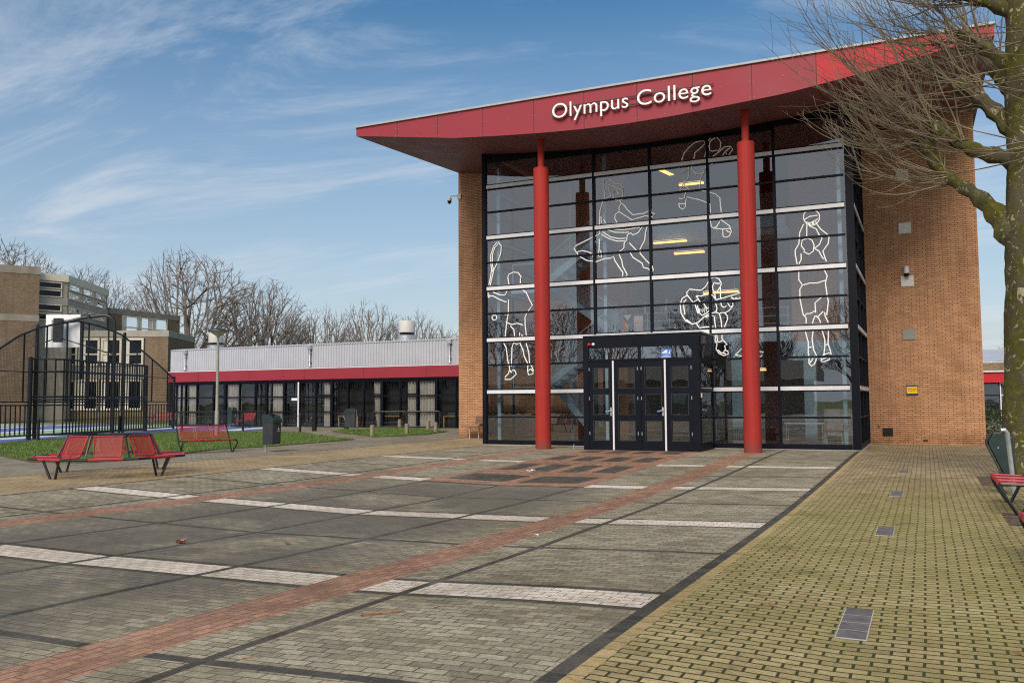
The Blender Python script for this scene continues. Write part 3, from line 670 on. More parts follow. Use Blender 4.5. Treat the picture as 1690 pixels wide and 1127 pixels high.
# soil openings and flush stones in the yellow paving
rect_sheet([(13.22, 14.5, -14.1, -13.0)], 'soil_patch', 'soil', 0.4, 0.006)
rect_sheet([(13.2, 14.9, -9.4, -7.6)], 'tree_pit_soil', 'soil', 0.4, 0.006)
mat('flush_stone', (0.115, 0.105, 0.105), 0.75, var=0.3, scale=9, fine=0.2)
mat('stone_joint', (0.42, 0.40, 0.37), 0.9, var=0.1)
for i, (y0, y1) in enumerate(((-19.5,-18.72),(-15.22,-14.55),(-11.25,-10.55),(-7.12,-6.5))):
    mb = MB(); z = gz(12, y0)+0.004; n = 4; st = (y1-y0)/n
    mb.box(11.95, 12.12, y0, y1, z-0.02, z, 1)
    for k in range(n): mb.box(11.956, 12.114, y0+k*st+0.009, y0+(k+1)*st-0.009, z-0.01, z+0.003, 0)
    build(mb, 'paving_stone', ['flush_stone', 'stone_joint'], kind='structure')

# ================================================================== MAIN SCHOOL BUILDING
B = empty('school_building', 5.35, 0.0, -0.11, label='ochre brick school hall with tall glass front under a red wedge canopy', cat='building')
XW, XE, YW = -3.24, 13.99, 4.12
PX = [-3.2,0.24,1.6,3.0,4.2,5.4,6.6,7.8,9.54,11.34,12.82,14.0]; PZ = [9.44,8.92,8.80,8.70,8.64,8.62,8.64,8.70,8.80,9.02,9.24,9.43]
def soff(x, y): return ip(x, PX, PZ)+0.06*(y+2.5)
def wall_quad_top(mb, x0, x1, y0, y1, zb, n=8):   # wall whose top follows the curved soffit
    for i in range(n):
        a = x0+(x1-x0)*i/n; b = x0+(x1-x0)*(i+1)/n
        vs = [(a,y0,zb),(b,y0,zb),(b,y1,zb),(a,y1,zb),(a,y0,soff(a,y0)+.02),(b,y0,soff(b,y0)+.02),(b,y1,soff(b,y1)+.02),(a,y1,soff(a,y1)+.02)]
        f = [(0,3,2,1),(4,5,6,7),(0,1,5,4),(2,3,7,6)]
        if i == 0: f.append((3,0,4,7))
        if i == n-1: f.append((1,2,6,5))
        mb.add(vs, f)
mb = MB(); wall_quad_top(mb, XW, 3.3, YW, YW+0.35, -0.2, 10); build(mb, 'brick_wall', 'ochre_brick', B)
mb = MB(); wall_quad_top(mb, 10.86, XE, YW, YW+0.35, -0.2, 6); build(mb, 'brick_wall', 'ochre_brick', B)
mb = MB(); mb.box(XW, XW+.35, YW+.35, 16, -0.2, 9.5); build(mb, 'brick_wall', 'ochre_brick', B)
mb = MB(); mb.box(XE-.35, XE, YW+.35, 16, -0.2, 9.5); build(mb, 'brick_wall', 'ochre_brick', B)
mb = MB(); mb.box(XW+.35, XE-.35, 15.65, 16, -0.2, 9.5); build(mb, 'rear_wall', 'ochre_brick', B)
# inside brick faces
mb = MB(); wall_quad_top(mb, 8.72, 10.86, YW, YW+0.3, 3.05, 6); build(mb, 'inner_brick_wall', 'ochre_brick', B)
for q in ((3.3, 8.72, 9.0, 9.3, 0, 9.0),(8.72, 13.0, 9.0, 9.3, 0, 3.05),(3.0, 3.3, YW+.35, 9.0, 0, 8.9),(8.72, 9.0, YW+.3, 9.0, 3.05, 8.9)): build(MB().box(*q), 'inner_wall', 'plaster', B)
mb = MB(); mb.box(0.0, 10.86, 0.08, 9.0, -0.09, -0.04); build(mb, 'ground_floor', 'floor_inside', B)
mb = MB(); mb.box(3.3, 8.72, 3.6, 9.0, 3.12, 3.38); mb.box(8.72, 10.86, YW+.3, 9.0, 2.95, 3.05); build(mb, 'floor_slab', 'ceiling_inside', B)
mb = MB(); mb.box(3.3, 8.72, 3.2, 9.0, 6.36, 6.62); build(mb, 'floor_slab', 'ceiling_inside', B)
mb = MB(); mb.box(3.2, 8.72, 3.12, 3.2, 6.58, 6.94); build(mb, 'edge_beam', 'steel_blue', B)
mb = MB(); mb.box(3.3, 8.72, 3.5, 3.58, 3.05, 3.42); build(mb, 'edge_beam', 'steel_blue', B)
mb = MB()
for z in (3.62, 3.86, 4.12): mb.tube([(3.3,3.64,z),(8.72,3.64,z)], .016, 6)
for i in range(8): mb.tube([(3.4+i*.75,3.64,3.36),(3.4+i*.75,3.64,4.14)], .016, 6)
build(mb, 'mezzanine_railing', 'steel_blue', B)
mb = MB(); mb.box(8.75, 10.8, 3.95, YW-0.01, 2.45, 3.04); build(mb, 'edge_beam', 'steel_blue', B)
# roof: wedge canopy
CF = -2.5
seam_x = [-1.75,-0.35,1.15,2.75,4.25,5.75,7.25,8.75,10.3,11.85,13.2]
mb = MB(); xs_ = sorted(set([XW+0.04*i for i in (0,)]+[XW+(14.15-XW)*i/40 for i in range(41)]+[s_+d for s_ in seam_x for d in (-0.008, 0.008)]))
TOPZ = 9.70
def fasc(name, xa, xb, material):
    mb = MB(); q = [x for x in xs_ if xa <= x <= xb]
    for a, b in zip(q[:-1], q[1:]):
        mi = 1 if any(abs((a+b)/2-s_) < 0.007 for s_ in seam_x) else 0
        mb.add([(a,CF,soff(a,CF)),(b,CF,soff(b,CF)),(b,CF,TOPZ),(a,CF,TOPZ)], [(0,1,2,3)], mi)
    return build(mb, name, [material, 'black_vent'], B)
mat('red_panel_fresh', (0.44, 0.016, 0.026), 0.55, var=0.05, scale=0.8, spec=0.3)
xs_.append(10.31-0.0); xs_ = sorted(set(xs_))
fasc('fascia', XW, 10.31, 'red_panel'); fasc('fascia', 10.31, 14.16, 'red_panel_fresh')
mb = MB()     # fixing screws
rr = random.Random(2)
for a, b in zip([XW]+seam_x, seam_x+[14.0]):
    for x in (a+0.05, (a+b)/2, b-0.05):
        zb, zt = soff(x, CF), TOPZ
        if zt-zb < 0.3: continue
        for t in (0.08, 0.5, 0.92):
            z = zb+(zt-zb)*t; mb.box(x-.011, x+.011, CF-.008, CF-.001, z-.011, z+.011)
build(mb, 'panel_screws', 'screw_head', B)
mb = MB()     # soffit sheet with joints, and the deck above
ysf = [CF, -0.9, -0.885, 1.2, 1.215, 4.0, 8.0, 16.0]
for a, b in zip(xs_[:-1], xs_[1:]):
    for c, d in zip(ysf[:-1], ysf[1:]):
        mi = 1 if any(abs((a+b)/2-s_) < 0.007 for s_ in seam_x) or d-c < 0.02 else 0
        mb.add([(a,c,soff(a,c)),(b,c,soff(b,c)),(b,d,soff(b,d)),(a,d,soff(a,d))], [(0,3,2,1)], mi)
build(mb, 'soffit', ['soffit_panel', 'black_vent'], B)
mb = MB(); mb.add([(XW,CF,TOPZ),(14.15,CF,TOPZ),(14.15,16.1,TOPZ+1.1),(XW,16.1,TOPZ+1.1)], [(0,1,2,3)])
for x, f in ((XW, (0,1,2,3)), (14.15, (0,3,2,1))): mb.add([(x,CF,soff(x,CF)),(x,CF,TOPZ),(x,16.1,TOPZ+1.1),(x,16.1,soff(x,16.1))], [f])
mb.add([(XW,16.1,9),(14.15,16.1,9),(14.15,16.1,TOPZ+1.1),(XW,16.1,TOPZ+1.1)], [(0,1,2,3)])
build(mb, 'roof_deck', 'red_panel', B)
mb = MB(); mb.box(XW-.03, 14.18, CF-.05, CF+.06, TOPZ-.01, TOPZ+.045); mb.beam((XW-.005,CF+.06,TOPZ+.02), (XW-.005,16.1,TOPZ+1.12), 0.06, 0.06); build(mb, 'roof_edge_trim', 'trim_metal', B)
# red columns
for x in (2.62, 8.42):
    mb = MB(); mb.cyl(x, -1.7, gz(x,-1.7)-.05, 7.92, 0.222, 40); c = build(mb, 'column', 'red_column_paint', B, smooth=True)
    mb = MB(); mb.cyl(x, -1.7, 7.92, soff(x,-1.7)+.02, 0.098, 24); build(mb, 'column_neck', 'red_column_paint', c, smooth=True)
# curtain wall
BX = [0.0, 1.8, 3.62, 5.35, 7.05, 8.87, 10.7]; BZ = [1.5314+1.62*k for k in range(5)]; HZ = [0.75,2.37,3.98,5.60,7.21]
GT = lambda x: soff(x, 0)-0.02
def frame_strip(mb, p0, p1, zb, zt, out, th=0.06):
    """A horizontal bar between two plan points, projecting a little towards 'out'."""
    (x0,y0),(x1,y1) = p0, p1; ox, oy = out
    mb.add([(x0+ox*th,y0+oy*th,zb),(x1+ox*th,y1+oy*th,zb),(x1-ox*.04,y1-oy*.04,zb),(x0-ox*.04,y0-oy*.04,zb),
            (x0+ox*th,y0+oy*th,zt),(x1+ox*th,y1+oy*th,zt),(x1-ox*.04,y1-oy*.04,zt),(x0-ox*.04,y0-oy*.04,zt)],
           [(0,3,2,1),(4,5,6,7),(0,1,5,4),(1,2,6,5),(2,3,7,6),(3,0,4,7)])
def bay(p0, p1, out, x_for_top, zlow=0.03, name='window'):
    mb = MB(); (x0,y0),(x1,y1) = p0, p1; ux, uy = (x1-x0), (y1-y0); ln = sqrt(ux*ux+uy*uy); ux /= ln; uy /= ln; e = 0.034
    q0 = (x0+ux*e, y0+uy*e); q1 = (x1-ux*e, y1-uy*e)
    for z in BZ:
        if z < zlow: continue
        frame_strip(mb, q0, q1, z-.088, z-.054, out, .05); frame_strip(mb, q0, q1, z+.054, z+.088, out, .05)
    for z in HZ:
        if z > zlow: frame_strip(mb, q0, q1, z-.026, z+.026, out, .045)
    if zlow < 1: frame_strip(mb, q0, q1, -.09, .045, out, .055)
    zt = x_for_top; frame_strip(mb, q0, q1, zt-.13, zt, out, .055)
    w = build(mb, name, 'navy_frame', B)
    mb = MB(); t = zt-.05; zl = max(-.05, zlow-0.02)
    mb.quad((x0,y0,zl), (x1,y1,zl), (x1,y1,t), (x0,y0,t)); g = build(mb, 'glass_pane', 'facade_glass', w)
    for z in BZ:
        if z < zlow: continue
        mb = MB(); frame_strip(mb, q0, q1, z-.0535, z+.0535, out, .075); build(mb, 'white_band', 'white_metal', w)
    return w
for i in range(6):
    zl = 3.12 if i in (2, 3) else 0.03
    bay((BX[i], 0.0), (BX[i+1], 0.0), (0, -1), min(GT(BX[i]), GT(BX[i+1])), zl)
for k, (y0, y1) in enumerate(((0.1,1.6),(1.6,3.1),(3.1,4.1))): bay((10.83,y0), (10.83,y1), (1, 0), GT(10.83)+.02)
for k, (y0, y1) in enumerate(((0.1,2.1),(2.1,4.1))): bay((-0.06,y1), (-0.06,y0), (-1, 0), GT(0)+.02)
mb = MB()
for x in BX[1:-1]:
    mb.box(x-.034, x+.034, -.07, .06, -.09 if x not in (5.35,) else 3.1, GT(x)+.01)
mb.box(-.13, 0.0, -.07, .1, -.12, GT(0)+.05); mb.box(10.7, 10.9, -.07, .1, -.09, GT(10.8)+.05)
for y in (1.6, 3.1): mb.box(10.79, 10.89, y-.034, y+.034, -.09, GT(10.8))
mb.box(10.79, 10.9, 4.06, 4.12, -.09, GT(10.8)); mb.box(-.13, -.03, 2.07, 2.13, -.09, GT(0)); mb.box(-.13,-.03,4.06,4.12,-.09,GT(0))
build(mb, 'mullion_frame', 'navy_frame', B)
mb = MB()   # dark head board that follows the soffit
for i in range(24):
    a = -.13+11.03*i/24; b = -.13+11.03*(i+1)/24
    mb.add([(a,-.03,min(GT(a),GT(b))-.10),(b,-.03,min(GT(a),GT(b))-.10),(b,-.03,soff(b,0)+.01),(a,-.03,soff(a,0)+.01)], [(0,1,2,3)])
build(mb, 'head_board', 'navy_frame', B)
for q in ((-.13, 3.86, -.11, .1), (7.08, 10.93, -.11, .1), (10.78, 10.97, .1, 4.12)): build(MB().box(*q, -.22, -.09), 'plinth', 'concrete', B)
# line drawings of athletes and a guitarist, white tape on the glass
FL = {'tennis':'white line drawing of a tennis player with racket', 'discus':'white line drawing of a discus thrower', 'leap':'white line drawing of a leaping runner',
      'basket':'white line drawing of a basketball player with the ball overhead', 'guitar':'white line drawing of a seated guitar player', 'sheet':'white outline of a sheet of paper'}
for k_, Ls in FIGS.items():
    mb = MB()
    for P in Ls: mb.tube([(x, -0.02, z) for x, z in P], 0.0165, 6)
    build(mb, 'line_drawing', 'fig_line', B, label=FL[k_])
# sign
T = 0.0
sg = build(MB().box(3.33, 7.80, CF-.07, CF-.045, 9.08, 9.105).box(3.33, 7.80, CF-.07, CF-.045, 9.30, 9.325), 'sign_rail', 'black_paint', B)
for word, wx0, wx1 in (('Olympus', 3.36, 5.545), ('College', 5.79, 7.755)):
    vs, fs = text_mb(word, 0.60, 0.028, 1.02, -0.003, 6); xa = min(v[0] for v in vs); xb = max(v[0] for v in vs); k_ = (wx1-wx0)/(xb-xa)
    mb = MB(); mb.add([(wx0+(v[0]-xa)*k_, CF-.09+(-v[2]), 9.015+v[1]*0.985) for v in vs], [f for f in fs])
    build(mb, 'sign_letters', 'letter_white', B)

# entrance porch: part of the building, doors and panes below it
PY = -1.75; X0, X1 = 3.86, 7.10
mb = MB()
mb.box(X0, X1, PY, 0.0, 2.93, 3.02)
mb.box(X0, X1, PY-.0, PY+.1, 2.68, 2.93); mb.box(X0, 4.02, PY, PY+.1, -.14, 2.68); mb.box(6.90, X1, PY, PY+.1, -.14, 2.68)
mb.box(5.435, 5.505, PY, PY+.1, -.1, 2.68); mb.box(4.02, 5.435, PY, PY+.1, 2.31, 2.37); mb.box(5.505, 6.90, PY, PY+.1, 2.31, 2.37)
mb.box(X1-.04, X1, PY+.1, 0, 2.2, 2.93); mb.box(X1-.04, X1, PY+.1, 0, -.14, .1); mb.box(X1-.04, X1, -.1, 0, .1, 2.2); mb.box(X1-.04, X1, PY+.1, PY+.2, .1, 2.2); mb.box(X1-.04, X1, PY+.2, -.1, 1.45, 1.55)
mb.box(X0, X0+.04, PY+.1, 0, 2.2, 2.93); mb.box(X0, X0+.04, PY+.1, 0, -.14, .1); mb.box(X0, X0+.04, -.1, 0, .1, 2.2); mb.box(X0, X0+.04, PY+.1, PY+.2, .1, 2.2)
porch = build(mb, 'entrance_porch', 'navy_frame', B)
build(MB().box(X0-.02, X1+.04, PY-.03, .0, 3.02, 3.05), 'porch_roof_trim', 'galvanised', porch)
for a, b in ((4.02, 5.435), (5.505, 6.90)):
    mb = MB(); mb.box(a+.0, b-.0, PY+.03, PY+.045, 2.37, 2.68); build(mb, 'transom_glass', 'facade_glass', porch)
mb = MB(); mb.quad((X1-.02,PY+.2,.1),(X1-.02,-.1,.1),(X1-.02,-.1,2.2),(X1-.02,PY+.2,2.2)); build(mb, 'side_glass', 'facade_glass', porch)
leaf = [(4.025,4.735,4.153,4.598),(4.75,5.43,4.876,5.327),(5.51,6.185,5.627,6.063),(6.20,6.895,6.346,6.79)]
rows = [(0.16,0.67),(0.86,1.39),(1.58,2.12)]
for i, (a, b, ga, gb) in enumerate(leaf):
    mb = MB(); z0, z1 = -.10, 2.305; y0, y1 = PY+.015, PY+.075
    mb.box(a, ga, y0, y1, z0, z1); mb.box(gb, b, y0, y1, z0, z1)
    zz_ = [z0]+[v for r_ in rows for v in r_]+[z1]
    for c, d in zip(zz_[0::2], zz_[1::2]): mb.box(ga, gb, y0, y1, c, d)
    d_ = build(mb, 'door', 'navy_frame', B)
    mb = MB()
    for c, d in rows: mb.quad((ga,PY+.05,c),(gb,PY+.05,c),(gb,PY+.05,d),(ga,PY+.05,d))
    build(mb, 'door_glass', 'facade_glass', d_)
    mb = MB()
    for c, d in rows:
        mb.box(ga-.012, gb+.012, y0-.006, y0, c-.012, c); mb.box(ga-.012, gb+.012, y0-.006, y0, d, d+.012); mb.box(ga-.012, ga, y0-.006, y0, c, d); mb.box(gb, gb+.012, y0-.006, y0, c, d)
    build(mb, 'glazing_bead', 'charcoal_paint', d_)
    mb = MB(); hx = a if i in (0, 2) else b
    for z in (0.3, 1.25, 2.05): mb.cyl(hx+(.012 if i in (0,2) else -.012), PY-.0, z, z+.09, 0.013, 8)
    build(mb, 'hinge', 'galvanised', d_)
    if i in (0, 2):
        mb = MB(); mb.box(b-.028, b+.018, PY-.02, PY+.005, -.1, 2.32); build(mb, 'cover_strip', 'white_metal', d_)
        mb = MB(); mb.box(b-.10, b-.055, PY-.012, PY+.015, .82, 1.05); mb.tube([(b-.078,PY-.01,.96),(b-.078,PY-.06,.96),(b-.20,PY-.06,.955)], .013, 8); build(mb, 'door_handle', 'galvanised', d_, bevel=.003)
        mb = MB(); mb.box(b-.215, b-.15, PY-.08, PY-.045, .925, .965); build(mb, 'handle_tag', 'blue_sticker', d_)
# blue camera-warning sticker on the transom glass
mb = MB(); yq = PY+.022; mb.box(6.08, 6.35, yq, yq+.006, 2.375, 2.60); st_ = build(mb, 'warning_sticker', 'blue_sticker', porch, label='blue camera warning sticker on the glass above the doors')
mb = MB(); yq -= .004
def flat(mb, pts, y): mb.poly3 = None; n = len(pts); mb.add([(x,y,z) for x,z in pts]+[(x,y+.003,z) for x,z in pts], [tuple(range(n)), tuple(range(n,2*n))[::-1]]+[(i,n+i,n+(i+1)%n,(i+1)%n) for i in range(n)])
flat(mb, [(6.105,2.505),(6.115,2.485),(6.16,2.49),(6.17,2.5),(6.185,2.485),(6.205,2.50),(6.25,2.53),(6.245,2.555),(6.225,2.58)], yq)
flat(mb, [(6.20,2.485),(6.30,2.485),(6.30,2.495),(6.20,2.495)], yq); flat(mb, [(6.30,2.465),(6.315,2.465),(6.315,2.56),(6.30,2.56)], yq)
flat(mb, [(6.08,2.375),(6.35,2.375),(6.35,2.385),(6.08,2.385)], yq)
for txt, z, w_ in (('CAMERA', 2.428, .135), ('BEWAKING', 2.398, .165)):
    vs, fs = text_mb(txt, 0.03, 0.0, res=2); a_ = min(v[0] for v in vs); b_ = max(v[0] for v in vs); kk = w_/(b_-a_)
    mb.add([(6.215-w_/2+(v[0]-a_)*kk, yq, z+v[1]*.95) for v in vs], fs)
build(mb, 'camera_symbol', 'sticker_white', porch)
for x, m_ in ((4.05,'alarm_red'),(4.175,'sticker_white')):
    mb = MB(); mb.tube([(x,PY,2.785),(x,PY-.02,2.785),(x,PY-.05,2.785),(x,PY-.075,2.785)], [.04,.045,.038,.012], 16)
    build(mb, 'alarm_light', m_, porch, smooth=True, label='round red alarm light above the doors' if m_ == 'alarm_red' else 'round white alarm light above the doors')
mb = MB(); mb.box(X1+.0, X1+.03, PY+.12, PY+.17, 1.30, 1.42); build(mb, 'bell_button', 'cream_trim', porch)
mb = MB(); mb.box(X1, X1+.13, PY+.2, PY+.35, 2.72, 2.93); mb.tube([(X1+.07,PY+.28,2.72),(X1+.07,PY+.28,2.6),(X1+.03,PY+.28,2.45),(X1+.03,PY+.28,2.35)], .03, 8); build(mb, 'gutter_outlet', 'charcoal_paint', porch)
mb = MB(); mb.box(2.02, 2.30, -.075, -.062, 1.27, 1.46) if False else mb.box(1.64, 1.79, .012, .018, 1.27, 1.46); build(mb, 'paper_notice', 'cream_trim', B)
# interior steel
for x, y in ((.22,.45),(1.35,3.9),(3.8,.45),(6.95,.5),(10.5,.45)): build(MB().box(x-.05, x+.05, y-.05, y+.05, -.04, 8.7), 'steel_post', 'steel_blue', B)
for q in ((7.2,7.5,2.0,2.3,-.04,3.1),(9.15,9.5,3.0,3.3,-.04,2.5)): build(MB().box(*q), 'lobby_column', 'steel_blue', B)
def flight(x0, z0, x1, z1, ya, yb):
    n = 10; mb = MB()
    for y in (ya, yb): mb.beam((x0,y,z0), (x1,y,z1), .05, .22)
    for i in range(n):
        t = (i+.5)/n; x = x0+(x1-x0)*t; z = z0+(z1-z0)*t; w = abs(x1-x0)/n*.55; mb.box(x-w, x+w, ya, yb, z-.0, z+.03)
    s_ = build(mb, 'staircase', 'steel_blue', B)
    mb = MB()
    for y in (ya, yb):
        mb.tube([(x0,y,z0+.8),(x1,y,z1+.8)], .02, 6); mb.tube([(x0,y,z0+.66),(x1,y,z1+.66)], .01, 6)
        for i in range(4): t = (i+.5)/4; x = x0+(x1-x0)*t; z = z0+(z1-z0)*t; mb.tube([(x,y,z),(x,y,z+.8)], .014, 5)
    build(mb, 'stair_railing', 'steel_blue', s_)
    mb = MB()
    for y in (ya, yb): mb.quad((x0,y,z0+.15),(x1,y,z1+.15),(x1,y,z1+.62),(x0,y,z0+.62), uv=[(0,0),(abs(x1-x0),0),(abs(x1-x0),.5),(0,.5)])
    build(mb, 'railing_mesh', 'rail_mesh', s_)
flight(1.5, 1.62, 4.0, 3.4, .9, 1.9); flight(2.9, 0.0, 1.5, 1.62, 2.2, 3.2); flight(3.5, 3.4, 1.5, 4.85, 2.2, 3.2); flight(1.5, 4.85, 4.1, 6.7, .9, 1.9)
for z in (1.55, 4.78):
    mb = MB(); mb.box(.45, 1.5, .85, 3.3, z-.1, z+.03); l_ = build(mb, 'stair_landing', 'steel_blue', B)
    mb = MB()
    for p in ((.5,.9),(1.5,.9),(.5,3.25)): mb.tube([(p[0],p[1],z),(p[0],p[1],z+.85)], .02, 6)
    for h_ in (.12,.85): mb.tube([(1.5,.9,z+h_),(.5,.9,z+h_),(.5,3.25,z+h_)], .02, 6)
    build(mb, 'landing_railing', 'steel_blue', l_)
for x0_, x1_, z_, y_ in ((4.57,5.69,6.33,3.0),(5.25,6.25,5.93,3.0),(5.45,6.27,8.15,3.0),(6.16,7.3,4.6,3.0),(7.4,8.0,2.15,3.4)):
    mb = MB(); mb.box(x0_, x1_, y_-.09, y_+.09, z_+.03, z_+.06); mb.box(x0_+.03, x1_-.03, y_-.07, y_+.07, z_+.06, z_+.075, 2); mb.box(x0_+.02, x1_-.02, y_-.07, y_+.07, z_-.01, z_+.03, 1)  # top strip is an added glow, out of sight from below
    for q in (x0_+.15, x1_-.15): mb.tube([(q,y_,z_+.07),(q,y_,z_+.4)], .005, 4)
    build(mb, 'ceiling_lamp', ['grey_box', 'lamp_tube', 'added_glow'], B)
mb = MB(); mb.add([(4.87,2.4,9.0),(5.05,2.4,9.0),(5.3,3.2,8.98),(5.1,3.2,8.98)], [(0,3,2,1)]); 
mb = MB(); mb.beam((5.0,1.6,8.50),(5.25,2.9,8.50), .15, .02, mi=1); mb.beam((5.0,1.58,8.535),(5.25,2.92,8.535), .19, .05); build(mb, 'ceiling_lamp', ['grey_box', 'lamp_tube'], B)
# louvre box high on the wall inside
for x, z in ((1.05,6.9),(1.05,5.3),(1.05,3.75)): build(MB().box(x, x+.4, YW-.04, YW-.001, z, z+.36), 'wall_vent', 'grey_box', B)
# black vent and holes on the right wall
mb = MB(); mb.box(11.24, 11.53, YW-.02, YW-.001, .13, .37)
for i in range(6): mb.box(11.26, 11.51, YW-.035, YW-.02, .15+i*.037, .165+i*.037)
build(mb, 'wall_vent', 'black_vent', B)
mb = MB(); mb.box(12.34, 12.47, YW-.01, YW+.002, -.02, .03); build(mb, 'air_brick', 'black_vent', B)
mb = MB(); mb.tube([(11.15,YW,.45),(11.15,YW-.06,.45),(11.15,YW-.08,.43)], [.035,.03,.025], 12); build(mb, 'wall_spout', 'galvanised', B)
for x, z, m_, l_ in ((12.05,6.37,'cover_white','pale square cover high on the brick wall'),(12.07,4.76,'cover_white','pale square cover just under the dome camera'),(12.06,3.16,'grey_box_dull','dull grey square cover at mid height'),(12.02,7.99,'cover_white','pale square cover behind the tree twigs')):
    mb = MB(); mb.box(x-.16, x+.16, YW-.03, YW-.001, z-.15, z+.15); mb.box(x-.175, x+.175, YW-.02, YW-.0005, z-.165, z+.165); build(mb, 'wall_cover', m_, B, label=l_, bevel=.004)
# weep joints
mb = MB()
for x in (11.25,11.95,12.65,13.3,13.75): mb.box(x, x+.012, YW-.003, YW+.002, .0, .045)
build(mb, 'weep_joint', 'black_vent', B)

# things fixed to the walls
cmE = empty('security_camera', 12.06, YW, 5.2, label='white dome security camera above a pale cover on the right brick wall', cat='security camera', group='security cameras on the brick walls')
mb = MB(); mb.box(12.0, 12.12, YW-.12, YW, 5.06, 5.2); mb.lathe(12.06, YW-.15, [(.02,5.2),(.06,5.19),(.07,5.1),(.085,5.0),(.085,4.98)], 16); build(mb, 'housing', 'white_metal', cmE, smooth=True)
mb = MB(); mb.lathe(12.06, YW-.15, [(.08,4.98),(.078,4.93),(.05,4.88),(.01,4.865)], 16); build(mb, 'dome', 'lens_black', cmE, smooth=True)
cm2 = empty('security_camera', XW, YW, 8.9, label='dark dome security camera on a bracket at the left brick corner', cat='security camera', group='security cameras on the brick walls')
mb = MB(); mb.box(XW-.03, XW+.13, YW-.06, YW, 8.83, 9.02); mb.tube([(XW+.0,YW-.03,8.95),(XW-.25,YW-.1,8.98),(XW-.32,YW-.12,8.9)], .03, 8); mb.lathe(XW-.32, YW-.12, [(.03,8.93),(.085,8.88),(.085,8.78)], 14); build(mb, 'bracket', 'grey_box', cm2, smooth=True)
mb = MB(); mb.lathe(XW-.32, YW-.12, [(.082,8.78),(.07,8.7),(.02,8.66)], 14); build(mb, 'dome', 'lens_black', cm2, smooth=True)
ws = empty('warning_sign', 12.09, YW, 1.52, label='small yellow sign with dark blue rails on the right brick wall', cat='sign')
build(MB().box(11.93, 12.25, YW-.035, YW-.001, 1.35, 1.64), 'sign_rail', 'navy_sign', ws, bevel=.004)
build(MB().box(11.945, 12.235, YW-.042, YW-.036, 1.395, 1.595), 'sign_plate', 'yellow_sign', ws)
mb = MB()
for txt, z, w_ in (('VERBODEN TOEGANG', 1.508, .235), ('Art. 461 W.v.S.', 1.465, .20)):
    vs, fs = text_mb(txt, 0.04, 0.0, offset=.0008, res=2); a_ = min(v[0] for v in vs); b_ = max(v[0] for v in vs); kk = w_/(b_-a_)
    mb.add([(12.09-w_/2+(v[0]-a_)*kk, YW-.0445, z+v[1]*.95) for v in vs], fs)
build(mb, 'sign_text', 'ink', ws)

# ================================================================== LOW CLASSROOM WING
W = empty('classroom_wing', -15, 12, 0, label='long low classroom wing with grey ribbed sheet upper wall and red fascia', cat='building')
WY = 12.0
def wpath(off=0.0, step=None):
    """Plan line of the wing front: straight, then a rounded corner at its far left end, then back."""
    pts = [(-3.3, WY-off)]
    x = -3.3
    while x > -25.0: x -= 0.075; pts.append((max(x, -25.0), WY-off))
    R0 = 1.9+off
    for i in range(1, 25): a = pi/2*i/24; pts.append((-25.0-R0*sin(a), WY+1.9-R0*cos(a)))
    y = WY+1.9
    while y < 24: y += 0.3; pts.append((-26.9-off, y))
    return pts
def ribbon(path, z0, z1, mi=0, mb=None):
    mb = mb or MB(); n = len(path)
    mb.add([(x,y,z0) for x,y in path]+[(x,y,z1) for x,y in path], [(i+1,i,n+i,n+i+1) for i in range(n-1)], mi); return mb
def ribs(path_off):
    out = []; acc = 0; P = wpath(0); pr_ = None
    L_ = [0]
    for a, b in zip(P[:-1], P[1:]): L_.append(L_[-1]+sqrt((a[0]-b[0])**2+(a[1]-b[1])**2))
    xs1 = np.array([p[0] for p in P]); ys1 = np.array([p[1] for p in P]); L_ = np.array(L_); s_ = 0; res = []
    def at(s, off):
        x = np.interp(s, L_, xs1); y = np.interp(s, L_, ys1); x2 = np.interp(s+.02, L_, xs1); y2 = np.interp(s+.02, L_, ys1)
        d = sqrt((x2-x)**2+(y2-y)**2) or 1; nx, ny = (y2-y)/d, -(x2-x)/d     # outward
        if x > -25.0 and y < WY+.01: nx, ny = 0, -1
        return (x+(-abs(nx) if x < -25 else 0)*off, y+(-abs(ny))*off)
    while s_ < L_[-1]-0.2:
        for ds, o in ((0, .0), (.03, .035), (.085, .035), (.115, .0)): res.append(at(s_+ds, o+path_off))
        s_ += 0.16
    return res
build(ribbon(ribs(0.02), 3.03, 4.2), 'ribbed_wall', 'ribbed_sheet', W)
mb = ribbon(wpath(.07), 4.19, 4.25); P_ = wpath(.07); mb.add([(x,y,4.25) for x,y in P_]+[(-3.3,24,4.25)], [tuple(range(len(P_)+1))[::-1]]); build(mb, 'roof', 'ribbed_sheet', W)
mb = ribbon(wpath(.16), 2.43, 2.985); mb2 = wpath(.16); n = len(mb2); p2 = wpath(.0)
mb.add([(x,y,2.985) for x,y in mb2]+[(x,y,3.03) for x,y in p2], [(i+1,i,n+i,n+i+1) for i in range(n-1)]); mb.add([(x,y,2.43) for x,y in mb2]+[(x,y,2.43) for x,y in wpath(-.1)], [(i,i+1,n+i+1,n+i) for i in range(n-1)])
fa = build(mb, 'fascia', 'red_panel', W)
build(ribbon(wpath(.175), 2.975, 3.015), 'fascia_flashing', 'white_metal', fa)
mb = MB()
for x in (-5.6,-9.2,-12.8,-16.4,-20,-23.6): mb.box(x, x+.012, WY-.165, WY-.161, 2.44, 2.97)
build(mb, 'panel_joint', 'black_vent', fa)
build(ribbon(wpath(.10), 2.33, 2.43), 'head_beam', 'navy_frame', W)
ribbon(wpath(-.02), -.3, 2.4)
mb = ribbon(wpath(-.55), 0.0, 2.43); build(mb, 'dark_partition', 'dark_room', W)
mb = MB(); mb.box(-26, -3.3, 12.05, 15, -.2, -.02); build(mb, 'floor_inside', 'floor_inside', W)
